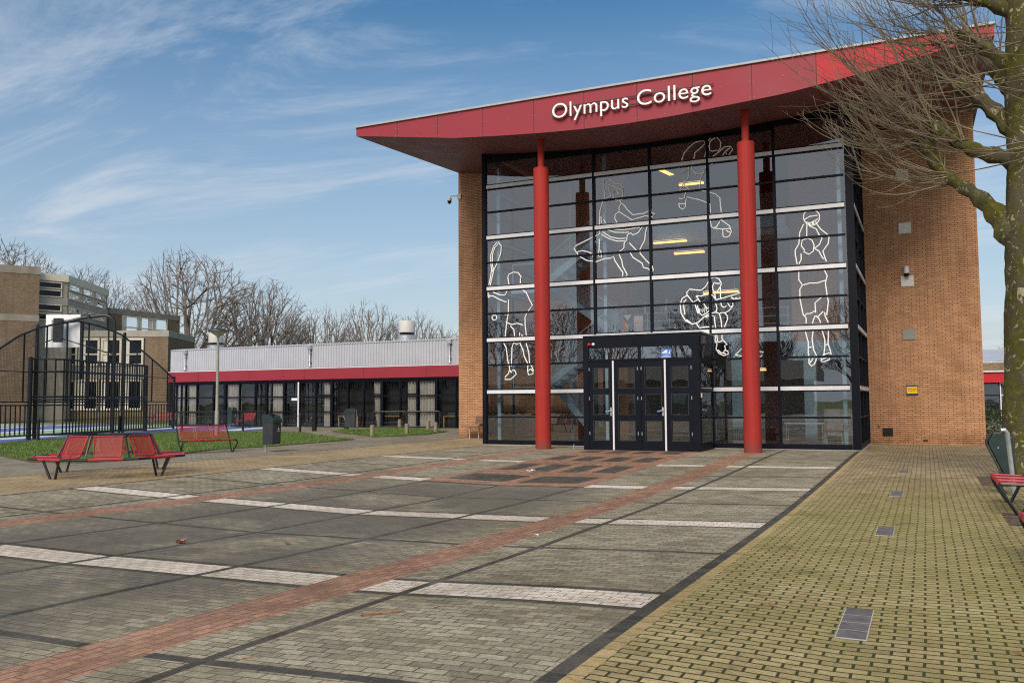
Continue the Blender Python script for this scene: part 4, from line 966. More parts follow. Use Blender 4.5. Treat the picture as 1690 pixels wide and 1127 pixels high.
mull = [-26.17,-24.64,-23.8,-22.62,-21.81,-20.8,-19.72,-18.99,-17.81,-16.85,-15.79,-14.79,-13.79,-12.85,-11.78,-10.73,-9.77,-8.71,-7.64,-6.6,-5.5,-4.4,-3.35]
thick = {-21.81,-18.99+.0,-14.79,-11.78,-8.71,-17.81,-5.5}
for a, b in zip(mull[1:-1], mull[2:]):
    mb = MB(); w = .07 if a in thick else .04
    mb.box(a-w, a+w, WY-.07, WY+.05, -.12, 2.33)
    for z, t in ((1.55,.035),(.78,.03),(2.29,.04),(-.02,.05)): mb.box(a+w, b-.04, WY-.05, WY+.05, z-t, z+t)
    if a in (-22.62,-19.72,-15.79,-12.85,-10.73): mb.box(a+w+.03, b-.07, WY-.065, WY+.0, 1.6, 1.66); mb.box(a+w+.03, a+w+.07, WY-.06, WY, 1.66, 2.24)
    f_ = build(mb, 'window', 'navy_frame', W)
    mb = MB(); mb.quad((a,WY+.01,-.05),(b,WY+.01,-.05),(b,WY+.01,2.3),(a,WY+.01,2.3)); build(mb, 'glass_pane', 'wing_glass', f_)
mb = MB()      # rounded end glazing
P_ = [(-24.64, WY)]+[p for p in wpath(0) if p[0] < -24.9][:70:4]
for p in P_: mb.box(p[0]-.04, p[0]+.04, p[1]-.04, p[1]+.04, -.1, 2.33)
for z in (1.55,.78,2.29,-.02): ribbon([(x-.03*(x<-25),y-.05) for x,y in wpath(0) if x < -24.6], z-.035, z+.035, 0, mb)
f_ = build(mb, 'corner_window', 'navy_frame', W); build(ribbon([p for p in wpath(0) if p[0] < -24.6], -.1, 2.3), 'glass_pane', 'wing_glass', f_)
# white-edged door and its notices
mb = MB(); mb.box(-16.89,-16.81,WY-.1,WY-.05,-.05,2.3); build(mb, 'door_edge', 'white_metal', W)
mb = MB(); mb.box(-17.35,-16.98,WY-.012,WY-.002,1.36,1.5); build(mb, 'door_notice', 'sticker_white', W)
for x in (-16.12,-7.94,-24.64):
    mb = MB(); mb.tube([(x,WY-.12,4.05),(x,WY-.12,3.15),(x+.06,WY-.16,3.05)], .05, 10); mb.box(x-.12, x+.12, WY-.22, WY-.05, 3.98, 4.18)
    for z in (3.3,3.75): mb.box(x-.075, x+.075, WY-.17, WY-.04, z, z+.03)
    build(mb, 'downpipe', 'galvanised', W, smooth=True)
curt = [(-26.6,-25.67,'leftmost of the row, at the rounded end'),(-25.54,-24.73,'second from the left of the row'),(-24.5,-23.8,'third from the left of the row'),(-21.68,-20.9,'left of the lamp post'),(-19.15,-18.87,'narrow strip just right of the lamp post'),
        (-18.72,-17.87,'broad one left of the white-edged door'),(-15.39,-14.94,'first one right of the white-edged door'),(-12.35,-11.86,'gathered at its foot, above the wooden posts'),(-10.35,-9.82,''),(-9.68,-8.82,'broad one nearest the tall brick wall')]
for i, (a, b, l_) in enumerate(curt):
    mb = MB(); n = max(10, int((b-a)/.022)); top = []; bot = []; ph = i*1.3
    for k in range(n+1):
        t = k/n; x = a+(b-a)*t; o = .085*sin(t*(b-a)*38+ph)+.02*sin(t*(b-a)*71+ph)
        gather = 1.0
        xb_ = x
        if 'gathered' in l_: xb_ = b-.1+(x-b)*.35
        yy = WY+.15+o
        if a < -25: yy += 1.0*((-25.0-x)/1.6)**2 if x < -25 else 0
        top.append((x, yy, 2.3)); bot.append((xb_, yy, .04))
    mid = [((t_[0]*.75+b_[0]*.25), t_[1]+.01, .95) for t_, b_ in zip(top, bot)] if 'gathered' in l_ else [((t_[0]), t_[1]+.01, 1.1) for t_ in top]
    k = n+1; mb.add(bot+mid+top, [(j,j+1,k+j+1,k+j) for j in range(n)]+[(k+j,k+j+1,2*k+j+1,2*k+j) for j in range(n)])
    lab = {8:'pale pleated curtain beside the broad one, second from the tall brick wall'}.get(i, 'pale pleated curtain in the low wing, '+l_)
    build(mb, 'curtain', 'curtain_cloth', smooth=True, label=lab, cat='curtain', group='curtains behind the low wing windows')
for i, (x, l_) in enumerate(((-14.0,'pale wooden table inside the low wing, left of the gathered curtain'),(-11.4,'pale wooden table inside the low wing, behind the wooden posts'),(-7.9,'pale wooden table inside the low wing, nearest the tall brick wall'),(-20.6,'pale wooden table inside the low wing, behind the lamp post'))):
    t_ = empty('table', x, 12.9-.55, 0, label=l_, cat='table', group='tables inside the low wing')
    build(MB().box(x-.6, x+.6, 12.24, 12.5, .53, .59), 'table_top', 'pale_wood', t_)
    for dx in (-.57,.57):
        build(MB().box(x+dx-.03, x+dx+.03, 12.26, 12.32, -.02, .53), 'leg', 'pale_wood', t_)
# roof cowls
for (x, y, l_) in ((-13.97, 17.8, 'round metal roof cowl near the tall brick wall'),(-29.2, 19.0, 'round metal roof cowl behind the lamp post')):
    c_ = empty('roof_cowl', x, y, 4.25, label=l_, cat='roof vent', group='roof cowls on the low wing')
    zb = 4.25
    if x < -27: zb = -.1
    build(MB().lathe(x, y, [(.56,zb),(.54,4.95),(.40,5.02)], 24), 'base', 'galvanised', c_, smooth=True)
    mb = MB(); mb.lathe(x, y, [(.30,4.98),(.30,5.2)], 16)
    for k in range(4): a = pi/4+k*pi/2; mb.box(x+.36*cos(a)-.03, x+.36*cos(a)+.03, y+.36*sin(a)-.03, y+.36*sin(a)+.03, 4.98, 5.2)
    build(mb, 'neck', 'black_vent', c_)
    build(MB().lathe(x, y, [(.46,5.15),(.47,5.75),(.45,5.8),(.2,5.83)], 24), 'cowl', 'grey_box', c_, smooth=True)

# ================================================================== OLD BROWN BUILDINGS, FAR LEFT
def prism_build(name, pts, z0, z1, m_, par): return build(MB().poly(pts, z0, z1), name, m_, par)
def outset(pts, d):
    cx_ = sum(p[0] for p in pts)/len(pts); cy_ = sum(p[1] for p in pts)/len(pts); o = []
    for x, y in pts: l = sqrt((x-cx_)**2+(y-cy_)**2); o.append((x+(x-cx_)/l*d, y+(y-cy_)/l*d))
    return o
def wall_window(par, p0, p1, z0, z1, panes=1, glass='far_glass', fr=.09, rail=None, out=None, curtain=False, frm='cream_trim'):
    (x0,y0),(x1,y1) = p0, p1; ln = sqrt((x1-x0)**2+(y1-y0)**2); ux, uy = (x1-x0)/ln, (y1-y0)/ln; nx, ny = (uy, -ux)
    def bx(mb, a, b, c, d, o0, o1):
        vs = []
        for z in (c, d):
            for s_, o_ in ((a,o0),(b,o0),(b,o1),(a,o1)): vs.append((x0+ux*s_+nx*o_, y0+uy*s_+ny*o_, z))
        mb.add(vs, [(0,3,2,1),(4,5,6,7),(0,1,5,4),(1,2,6,5),(2,3,7,6),(3,0,4,7)])
    mb = MB(); bx(mb,0,ln,z0,z0+fr,-.02,.10); bx(mb,0,ln,z1-fr,z1,-.02,.10)
    for i in range(panes+1): s_ = i*(ln-fr)/panes; bx(mb, s_, s_+fr, z0+fr, z1-fr, -.02, .09)
    if rail: 
        zr = z0+(z1-z0)*rail; bx(mb, 0, ln, zr-.05, zr+.05, -.02, .08)
    w = build(mb, 'window', frm, par)
    mb = MB(); bx(mb, fr/2, ln-fr/2, z0+fr/2, z1-fr/2, 0.012, 0.02); build(mb, 'pane', glass, w)
    if curtain:
        mb = MB()
        for i in range(panes):
            a = i*(ln-fr)/panes; wd = (ln-fr)/panes
            bx(mb, a+fr*1.1, a+fr+wd*.24, z0+fr, z1-fr, .021, .03)
            if i % 2: bx(mb, a+wd*.72, a+wd, z0+fr, z1-fr, .021, .03)
        build(mb, 'net_curtain', 'curtain_cloth', w)
    return w
def backing(par, p0, p1, z0, z1, m_='dark_room'):
    (x0,y0),(x1,y1) = p0, p1; ln = sqrt((x1-x0)**2+(y1-y0)**2); nx, ny = (y1-y0)/ln, -(x1-x0)/ln
    mb = MB(); mb.add([(x0+nx*.006,y0+ny*.006,z0),(x1+nx*.006,y1+ny*.006,z0),(x1+nx*.006,y1+ny*.006,z1),(x0+nx*.006,y0+ny*.006,z1)], [(0,1,2,3)]); build(mb, 'window_reveal', m_, par)
def along(p0, p1, t): return (p0[0]+(p1[0]-p0[0])*t, p0[1]+(p1[1]-p0[1])*t)
O = empty('old_school_building', -46, 20, -.1, label='older brown brick school building with stair tower, far left', cat='building')
A_ = [(-50.4,4.3),(-42.8,16.45),(-49,20.3),(-57,8)]
prism_build('wall', A_, -.3, 10.2, 'brown_brick', O); prism_build('coping', outset(A_, .06), 10.2, 10.72, 'concrete_dark', O); prism_build('concrete_band', outset(A_, .04), 6.93, 7.38, 'concrete_dark', O)
T_ = [(-43.4,16.8),(-42.73,18.6),(-47.01,25.67),(-55,22),(-52,14)]
prism_build('stair_tower', T_, -.3, 9.92, 'tower_concrete', O); prism_build('tower_cornice', outset(T_, .12), 9.92, 10.42, 'cream_trim', O)
for z0, z1 in ((9.44,9.78),(8.84,9.22),(7.84,8.2),(7.2,7.55)):
    backing(O, along(T_[0],T_[1],0), along(T_[0],T_[1],.8), z0, z1); wall_window(O, along(T_[0],T_[1],-.1), along(T_[0],T_[1],.8), z0-.06, z1+.06, 1, fr=.06)
for z0, z1 in ((9.42,9.84),(8.8,9.2),(7.78,8.2),(6.8,7.1)):
    for k in range(3):
        a, b = along(T_[1],T_[2],.03+k*.31), along(T_[1],T_[2],.03+k*.31+.27); backing(O, a, b, z0, z1); wall_window(O, a, b, z0-.05, z1+.05, 1, fr=.07)
prism_build('concrete_band', outset(T_, .05), 8.25, 8.75, 'concrete', O)
M_ = [(-47.43,26.2),(-47.59,33.9),(-56,34),(-56,26.2)]
prism_build('wall', M_, -.3, 8.6, 'brown_brick', O); prism_build('coping', outset(M_, .05), 8.6, 9.05, 'concrete_dark', O)
backing(O, (-47.45,27.5), (-47.56,32.4), 7.2, 8.5); wall_window(O, (-47.45,27.5), (-47.56,32.4), 7.15, 8.55, 3, rail=.32, curtain=True)
L_ = [(-44.5,18.9),(-37.37,22.83),(-40.51,28.55),(-48,25)]
prism_build('wall', L_, -.3, 6.1, 'brown_brick', O); prism_build('coping', outset(L_, .05), 6.1, 6.55, 'concrete', O)
for z0, z1 in ((4.0,6.0),(.8,3.0)):
    q0, q1 = along(L_[0],L_[1],.04), along(L_[0],L_[1],.80); backing(O, q0, q1, z0, z1)
    for k in range(4): wall_window(O, along(q0,q1,k/4), along(q0,q1,(k+1)/4-.015), z0, z1, 1, rail=.42, fr=.14, curtain=True)
prism_build('concrete_band', [along(L_[0],L_[1],-.02), (along(L_[0],L_[1],.82)[0], along(L_[0],L_[1],.82)[1]-.04), along(L_[0],L_[1],.82), along(L_[0],L_[1],0)], 3.05, 3.95, 'concrete', O)
mb = MB(); p = along(L_[0],L_[1],.04); mb.box(p[0]-.5,p[0]+.1,p[1]-.6,p[1]-.3,-.2,6); build(mb, 'brick_pier', 'concrete', O)
build(MB().box(-60, -37.3, 19.5-1.2, 19.6-1.2, -.2, .0), 'kerb_line', 'concrete', kind='structure')

# annex behind, far right
X_ = empty('rear_annex', 20, 34, 0, label='low annex with red fascia glimpsed between the brick wall and the tree trunk', cat='building')
build(MB().box(10, 34, 33, 44, -.2, 2.2), 'wall', 'dark_room', X_); build(MB().box(9.8, 34.2, 32.7, 44, 2.15, 2.75), 'fascia', 'red_panel_fresh', X_)
build(MB().box(9.8, 34.2, 32.6, 44, 2.75, 2.83), 'flashing', 'white_metal', X_); build(MB().box(9.9, 34, 33.2, 44, 2.83, 3.3), 'upper_wall', 'brown_brick', X_)
mb = MB()
for i in range(60): mb.box(10+i*.4, 10.33+i*.4, 33.2+.02, 33.3, 3.3, 3.42)
mb.add([(9.9,33.2,3.4),(34,33.2,3.4),(34,38,4.3),(9.9,38,4.3)], [(0,1,2,3)]); build(mb, 'roof', 'ribbed_sheet', X_)
for k in range(8):
    a = 13.0+k*1.1; mb = MB(); mb.box(a, a+.06, 32.9, 33.0, 0, 2.15); mb.box(a, a+1.1, 32.92, 33, 1.4, 1.46); mb.box(a, a+1.1, 32.92, 33, 2.08, 2.15); f_ = build(mb, 'window', 'navy_frame' if k != 3 else 'white_metal', X_)
    build(MB().box(a+.06, a+1.04, 32.96, 32.97, .1, 2.08), 'glass_pane', 'wing_glass', f_)

# ================================================================== HEDGE
rnd = random.Random(9)
hd = empty('hedge', 16.2, 6.6, -.1, label='dark green leafy hedge right of the brick wall', cat='hedge')
mb = MB()
for i in range(9000):
    x = rnd.uniform(14.12, 18.6); y = rnd.uniform(5.9, 7.3); z = rnd.uniform(-.1, .88+.06*sin(x*9)+rnd.uniform(0,.05)); s_ = rnd.uniform(.025, .05); a = rnd.uniform(0, 6.28); b = rnd.uniform(-1.2, 1.2)
    u = Vector((cos(a), sin(a), b*.6)).normalized()*s_; v = Vector((-sin(a)*cos(b), cos(a)*cos(b), sin(b)))*s_*.6
    p = Vector((x, y, z)); mb.add([p-u, p-v, p+u, p+v], [(0,1,2,3)])
build(mb, 'foliage', 'hedge_leaf', hd)
mb = MB()
for i in range(14): x = 14.3+i*.32; mb.tube([(x,6.6,-.15),(x+.05,6.6,.35),(x-.04,6.62,.75)], [.02,.015,.006], 5)
build(mb, 'stems', 'post_wood', hd)

# ================================================================== BENCHES
def seat_panels(par, width_back, n, length, seat_z=.346, back_h=.74):
    pass
def panel(corners, th, mesh_name, frame_w, par, name):
    """A steel sheet panel: a solid rim round a perforated field. corners: 4 points a,b (bottom) c,d (top), local coords."""
    a, b, c, d = [Vector(p) for p in corners]
    mb = MB()
    for p, q in ((a,b),(b,c),(c,d),(d,a)): mb.tube([p, q], frame_w, 6)
    o = build(mb, name, 'bench_red', par, local=True)
    mb = MB(); w = (b-a).length; h = (d-a).length; mb.quad(a, b, c, d, uv=[(0,0),(w,0),(w,h),(0,h)])
    build(mb, 'perforated_sheet', 'bench_mesh', o, local=True); return o
def straight_bench(x, y, rz, label, group, z=0.0):
    """Three red mesh seats on black tube loops; front edge along local x, facing local -y."""
    t = empty('bench', x, y, z, rz, label=label, cat='bench', group=group); Ln = 1.40
    mb = MB(); sz = .346
    for x_ in (-Ln/2, Ln/2):
        s_ = 1 if x_ > 0 else -1
    # front tube curving down into the legs
    mb.tube([(-Ln/2-.03,-.08,0),(-Ln/2-.09,-.20,.20),(-Ln/2-.085,-.235,.28),(-Ln/2-.05,-.25,.33),(-Ln/2+.02,-.25,.346),(Ln/2-.02,-.25,.346),(Ln/2+.05,-.25,.33),(Ln/2+.085,-.235,.28),(Ln/2+.09,-.20,.20),(Ln/2+.03,-.08,0)], .02, 8)
    build(mb, 'front_tube', 'black_paint', t, local=True, smooth=True)
    mb = MB(); mb.tube([(-Ln/2-.02,-.05,0),(-Ln/2-.04,.12,.346),(-Ln/2-.02,.27,.70),(-Ln/2+.03,.285,.74),(Ln/2-.03,.285,.74),(Ln/2+.02,.27,.70),(Ln/2+.04,.12,.346),(Ln/2+.02,-.05,0)], .02, 8)
    build(mb, 'back_tube', 'black_paint', t, local=True, smooth=True)
    mb = MB(); mb.tube([(-Ln/2-.04,.12,.346),(-Ln/2+.0,-.25,.346)], .015, 6); mb.tube([(Ln/2+.04,.12,.346),(Ln/2-.0,-.25,.346)], .015, 6); mb.tube([(-Ln/2,.12,.33),(Ln/2,.12,.33)], .012, 6); build(mb, 'cross_tube', 'black_paint', t, local=True)
    w = Ln/3
    for i in range(3):
        a = -Ln/2+i*w+.035; b = a+w-.07
        panel([(a,-.25,.358),(b,-.25,.358),(b,.08,.35),(a,.08,.35)], .01, '', .012, t, 'seat')
        mb = MB(); mb.tube([(a,-.252,.348),(b,-.252,.348)], .0245, 8); build(mb, 'seat_roll', 'bench_red', t, local=True, smooth=True)
        panel([(a,.125,.40),(b,.125,.40),(b,.275,.735),(a,.275,.735)], .01, '', .012, t, 'backrest')
    return t
def ring_bench(x, y, rz, label):
    t = empty('ring_bench', x, y, -.11, rz, label=label, cat='bench')
    Ro, Ri, Rt, n = 1.43, .96, .765, 8; sz = .346
    P = lambda R, z, k: (R*cos(2*pi*k/n), R*sin(2*pi*k/n), z)
    mb = MB()
    for k in range(n): mb.tube([P(Ro,sz,k), P(Ro,sz,k+1)], .022, 8)
    build(mb, 'seat_rail', 'black_paint', t, local=True)
    mb = MB()
    for k in range(n): mb.tube([P(Rt,.74,k), P(Rt,.74,k+1)], .022, 8)
    build(mb, 'top_rail', 'black_paint', t, local=True)
    for k in range(n): build(MB().tube([P(Ro,sz,k), P(Ri,sz-.01,k), P(Rt,.74,k)], .017, 6), 'bracket', 'black_paint', t, local=True)
    for k in range(n):
        A, Bp = Vector(P(Ro,sz+.012,k)), Vector(P(Ro,sz+.012,k+1)); Ai, Bi = Vector(P(Ri,sz+.004,k)), Vector(P(Ri,sz+.004,k+1)); At, Bt = Vector(P(Rt+.012,.742,k)), Vector(P(Rt+.012,.742,k+1))
        L1 = lambda u, v, q: u+(v-u)*q
        panel([L1(A,Bp,.24),L1(A,Bp,.76),L1(Ai,Bi,.80),L1(Ai,Bi,.20)], .01, '', .012, t, 'seat')
        mb = MB(); mb.tube([L1(Vector(P(Ro+.003,sz+.002,k)),Vector(P(Ro+.003,sz+.002,k+1)),.24), L1(Vector(P(Ro+.003,sz+.002,k)),Vector(P(Ro+.003,sz+.002,k+1)),.76)], .026, 8); build(mb, 'seat_roll', 'bench_red', t, local=True)
        Ab, Bb = Vector(P(Ri-.0,sz+.03,k)), Vector(P(Ri-.0,sz+.03,k+1))
        panel([L1(Ab,Bb,.19),L1(Ab,Bb,.81),L1(At,Bt,.90),L1(At,Bt,.10)], .01, '', .013, t, 'backrest')
    for k in (0, 2, 4, 6):
        for s_ in (-1, 1):
            a0 = 2*pi*(k+.5)/n; a1 = a0+s_*.155; a2 = a0+s_*.05
            mb = MB(); mb.tube([(1.31*cos(a1),1.31*sin(a1),sz-.01),(1.25*cos(a2),1.25*sin(a2),0)], .023, 8); build(mb, 'leg', 'black_paint', t, local=True)
    return t
ring_bench(-1.75, -12.64, radians(-21.5), 'eight-sided red mesh ring bench with seats facing outward on the beige paving')
GB = 'red mesh benches on black tube frames'
b2 = (-5.0, -6.57); ang = atan2(-5.92+7.22, -4.79+5.23)
straight_bench(-5.26, -6.5, ang, 'three-seat red mesh bench at the lawn edge behind the ring bench', GB, -.11)
straight_bench(13.45, -12.5, radians(-90), 'red mesh bench at the right edge, in front of the dark green bin', GB, -.11)
straight_bench(13.41, -16.85, radians(-90), 'red mesh bench cut off by the right edge, only a corner in view', GB, -.11)
straight_bench(-19.0, 10.4, radians(-25), 'distant red bench behind the grey litter bin by the low wing', GB, -.0)
straight_bench(-25.2, 10.9, radians(8), 'distant red bench right of the sports cage, left of the lamp post', GB, 0.0)
# plank bench against the left brick wall
wb = empty('plank_bench', -2.2, 3.6, -.1, label='brown plank bench with backrest against the left brick wall', cat='bench')
xa_, xb_ = -2.83, -.4
mb = MB()
for k in range(3): mb.box(xa_, xb_, 3.50+k*.13, 3.61+k*.13, .32, .345)
build(mb, 'seat', 'bench_wood', wb)
mb = MB()
for k in range(3): mb.beam((xa_+.38, 3.93+k*.012, .48+k*.095), (xb_, 3.93+k*.012, .48+k*.095), .03, .085)
build(mb, 'backrest', 'bench_wood', wb)
for x in (-2.5, -2.28, -.7):
    mb = MB(); mb.box(x-.02, x+.02, 3.55, 3.59, -.1, .32) if x != -2.28 else mb.beam((x,3.85,-.1),(x,3.9,.3), .035, .035); mb.box(x-.02, x+.02, 3.52, 3.9, .29, .32); build(mb, 'leg', 'galvanised', wb)
mb = MB(); mb.lathe(-2.3, 3.9, [(.025,.37),(.04,.39),(.04,.44),(.01,.45)], 8); mb.box(xa_-.03, xa_, 3.5, 3.87, .315, .35); build(mb, 'metal_fitting', 'galvanised', wb)

# ================================================================== LITTER BINS
def litter_bin(x, y, rz, label, main, side, z=-.11, tilt=0.0):
    t = empty('litter_bin', x, y, z, rz, label=label, cat='litter bin', group='litter bins on posts')
    t.rotation_euler = (0, tilt, rz)
    # local: post at origin, body on +x side, opening at top
    mb = MB(); mb.tube([(0,0,0),(0,0,.93),(.03,0,.965)], .027, 10); build(mb, 'post', 'galvanised' if side == 'green_black' else side, t, local=True, smooth=True)
    mb = MB(); w = .145
    prof = [(.05,.20),(.44,.22),(.47,.25),(.49,.82),(.43,.86),(.04,.86)]
    n = len(prof); mb.add([(px_, -w, pz) for px_, pz in prof]+[(px_, w, pz) for px_, pz in prof], [tuple(range(n)), tuple(range(n,2*n))[::-1]]+[(i,n+i,n+(i+1)%n,(i+1)%n) for i in range(n)])
    bd = build(mb, 'body', main, t, local=True, bevel=.012)
    mb = MB(); w = .155
    prof = [(.02,.80),(.51,.80),(.50,.90),(.40,1.0),(.06,1.04),(.02,1.0)]
    # hood: sloping roof on side cheeks with a dark opening
    for s_ in (-1, 1):
        y0, y1 = s_*w, s_*(w-.022); y0, y1 = min(y0,y1), max(y0,y1)
        n = len(prof); mb.add([(a, y0, b) for a, b in prof]+[(a, y1, b) for a, b in prof], [tuple(range(n)), tuple(range(n,2*n))[::-1]]+[(i,n+i,n+(i+1)%n,(i+1)%n) for i in range(n)])
    mb.box(.03, .50, -w+.02, w-.02, .985, 1.01) if False else mb.add([(.03,-w,1.03),(.20,-w,1.035),(.20,w,1.035),(.03,w,1.03),(.03,-w,1.0),(.20,-w,1.005),(.20,w,1.005),(.03,w,1.0)], [(0,1,2,3),(7,6,5,4),(0,4,5,1),(1,5,6,2),(2,6,7,3),(3,7,4,0)])
    mb.box(.485, .512, -w+.02, w-.02, .79, .88)
    build(mb, 'hood', side, t, local=True, bevel=.006)
    mb = MB(); mb.box(.06, .48, -.12, .12, .84, .875); build(mb, 'opening', 'rubber', t, local=True)
    mb = MB()   # small stick-man mark of the emblem, cast on the face
    for a, b in (((.0,.62),(.0,.55)),((0,.6),(.035,.57)),((0,.55),(.03,.50)),((0,.55),(-.025,.50))): mb.tube([(.4955,a[0]+.05,a[1]+.05),(.4955,b[0]+.05,b[1]+.05)], .005, 5)
    mb.lathe(0, 0, [(.0,0)], 3) if False else None
    build(mb, 'pictogram', 'grey_box', t, local=True)
    return t
litter_bin(-4.15, -5.42, radians(-12), 'charcoal litter bin on a post at the lawn edge, right of the red bench', 'charcoal_paint', 'green_black')
litter_bin(-9.75, 6.9, radians(-150), 'charcoal litter bin in the grass before the low wing', 'charcoal_paint', 'green_black', -.05)
litter_bin(-20.2, 10.6, radians(-20), 'distant dark litter bin just right of the lamp post', 'green_black', 'green_black', 0.0)
br = empty('litter_bin', 13.52, -10.85, -.11, 0, label='dark green litter bin on a galvanised post beside the big tree', cat='litter bin', group='litter bins on posts')
br.rotation_euler = (0, radians(-4), 0)
mb = MB(); mb.tube([(0,0,0),(0,0,.86),(-.03,-.02,.905),(-.07,-.02,.90)], .032, 12); build(mb, 'post', 'galvanised', br, local=True, smooth=True)
mb = MB(); prof = [(-.09,.28),(-.24,.70),(-.245,.76),(-.17,.865),(-.12,.88),(.0,.83),(.0,.28)]; n = len(prof)
mb.add([(a,-.0,b) for a,b in prof]+[(a,.30,b) for a,b in prof], [tuple(range(n)), tuple(range(n,2*n))[::-1]]+[(i,n+i,n+(i+1)%n,(i+1)%n) for i in range(n)])
build(mb, 'body', 'green_black', br, local=True, bevel=.012)
mb = MB(); prof = [(-.115,.26),(-.27,.70),(-.27,.765),(-.19,.88),(-.18,.865),(-.255,.76),(-.255,.705),(-.10,.27)]; n = len(prof)
mb.add([(a,-.01,b) for a,b in prof]+[(a,.31,b) for a,b in prof], [tuple(range(n)), tuple(range(n,2*n))[::-1]]+[(i,n+i,n+(i+1)%n,(i+1)%n) for i in range(n)])
build(mb, 'front_rim', 'charcoal_paint', br, local=True, bevel=.004)
mb = MB(); mb.box(.02, .06, .02, .28, .28, .80); build(mb, 'back_plate', 'green_black', br, local=True, bevel=.01)
mb = MB(); mb.tube([(-.13,-.002,.66),(-.13,-.014,.66)], [.014,.008], 10); build(mb, 'lock', 'galvanised', br, local=True)

# ================================================================== LAMP POST
lp = empty('lamp_post', -13.6, 2.7, -.09, label='slim grey lamp post with shallow bowl lamp on the lawn', cat='lamp post')
build(MB().tube([(0,0,-.05),(0,0,1.0),(0,0,1.05),(0,0,4.0)], [.085,.085,.065,.05], 14), 'pole', 'grey_box_dull', lp, local=True, smooth=True)
build(MB().lathe(0, 0, [(.06,4.0),(.09,4.06),(.37,4.24),(.37,4.26)], 24), 'bowl', 'grey_box', lp, local=True, smooth=True)
build(MB().lathe(0, 0, [(.41,4.255),(.39,4.30),(.12,4.38),(.0,4.40)], 24), 'lamp_hood', 'charcoal_paint', lp, local=True, smooth=True)

# ================================================================== SPORTS CAGE
SC = empty('sports_cage', -19.7, 1.4, -.1, label='black steel sports cage with arched mesh back and barred goal', cat='sports cage')
PB = (-18.7, -1.6); DV = (-0.3186, 0.9479); NV = (0.9479, 0.3186)
def CP(s_, z, off=0.0): return (PB[0]+DV[0]*s_+NV[0]*off, PB[1]+DV[1]*s_+NV[1]*off, z)
ARC_S = [-3.4,-2.08,-1.11,.08,1.44,2.66,4.21,5.9,7.49,9.32,10.86]; ARC_Z = [2.6,3.27,3.79,4.2,4.51,4.7,4.62,4.38,3.84,3.14,2.5]
arc = lambda s_: ip(s_, ARC_S, ARC_Z)
for s_, zt, r in ((0,4.3,.075),(6.2,4.45,.075),(10.9,2.6,.06),(-3.4,2.7,.06)):
    mb = MB(); x, y, _ = CP(s_, 0); mb.tube([(x,y,-.15),(x,y,zt),(x,y,zt+.05)], [r,r,r*.5], 12); build(mb, 'post', 'black_paint', SC)
mb = MB(); n = 40
mb.tube([CP(-3.4+14.3*i/n, arc(-3.4+14.3*i/n)) for i in range(n+1)], .04, 8)
for z in (1.20,1.33,.06): mb.tube([CP(-3.4,z), CP(10.9,z)], .03, 6)
for z, a, b in ((2.46,-3.4,0),(2.52,8.2,10.9)): mb.tube([CP(a,z), CP(b,z)], .022, 6)
build(mb, 'rail', 'black_paint', SC)
for s_ in (-2.3,-.75,.6,1.9,3.4,4.9,7.3,8.7,10.2): build(MB().beam(CP(s_,1.33), CP(s_,arc(s_)), .05, .05), 'upright', 'black_paint', SC)
build(MB().beam(CP(2.9,2.3), CP(2.9,arc(2.9)), .14, .08), 'upright', 'black_paint', SC)
mb = MB(); n = 28
for i in range(n):
    a = -3.4+14.3*i/n; b = -3.4+14.3*(i+1)/n
    mb.quad(CP(a,1.33), CP(b,1.33), CP(b,arc(b)), CP(a,arc(a)), uv=[(a,1.33),(b,1.33),(b,arc(b)),(a,arc(a))])
build(mb, 'mesh_panel', 'fence_mesh', SC)
for a_, b_ in ((-3.3, -.4), (8.3, 10.9)):
    mb = MB(); s_ = a_
    while s_ < b_: mb.beam(CP(s_,.06), CP(s_,1.2), .04, .04); s_ += .27
    build(mb, 'bar_panel', 'black_paint', SC)
# goal: a shallow barred box in front of the arch
def GP(s_, z): # plan curve of the goal front
    t = (s_+.35)/8.5; off = .9 if .10 < t < .80 else (.9*ss(t/.10) if t <= .10 else .9*ss((1-t)/.20))
    return CP(s_, z, off)
mb = MB(); mb2 = MB(); mb3 = MB(); ss_ = [-.35+8.5*i/60 for i in range(61)]
for z, r in ((2.98,.04),(2.5,.045),(1.53,.035),(1.42,.035),(.06,.035)): mb.tube([GP(s_, z) for s_ in ss_], r, 6)
build(mb, 'goal_rail', 'black_paint', SC)
mb = MB(); s_ = -.2
while s_ < 8.1: a = GP(s_, .06); b = GP(s_, 2.98); mb.beam(a, b, .042, .042); s_ += .205
build(mb, 'goal_bars', 'black_paint', SC)
for s_ in (-.35, 8.15):
    for o in (0.0,):
        x, y, _ = GP(s_, 0); mb = MB(); mb.tube([(x,y,-.15),(x,y,3.02),(x,y,3.06)], [.09,.09,.05], 12); build(mb, 'goal_post', 'black_paint', SC)
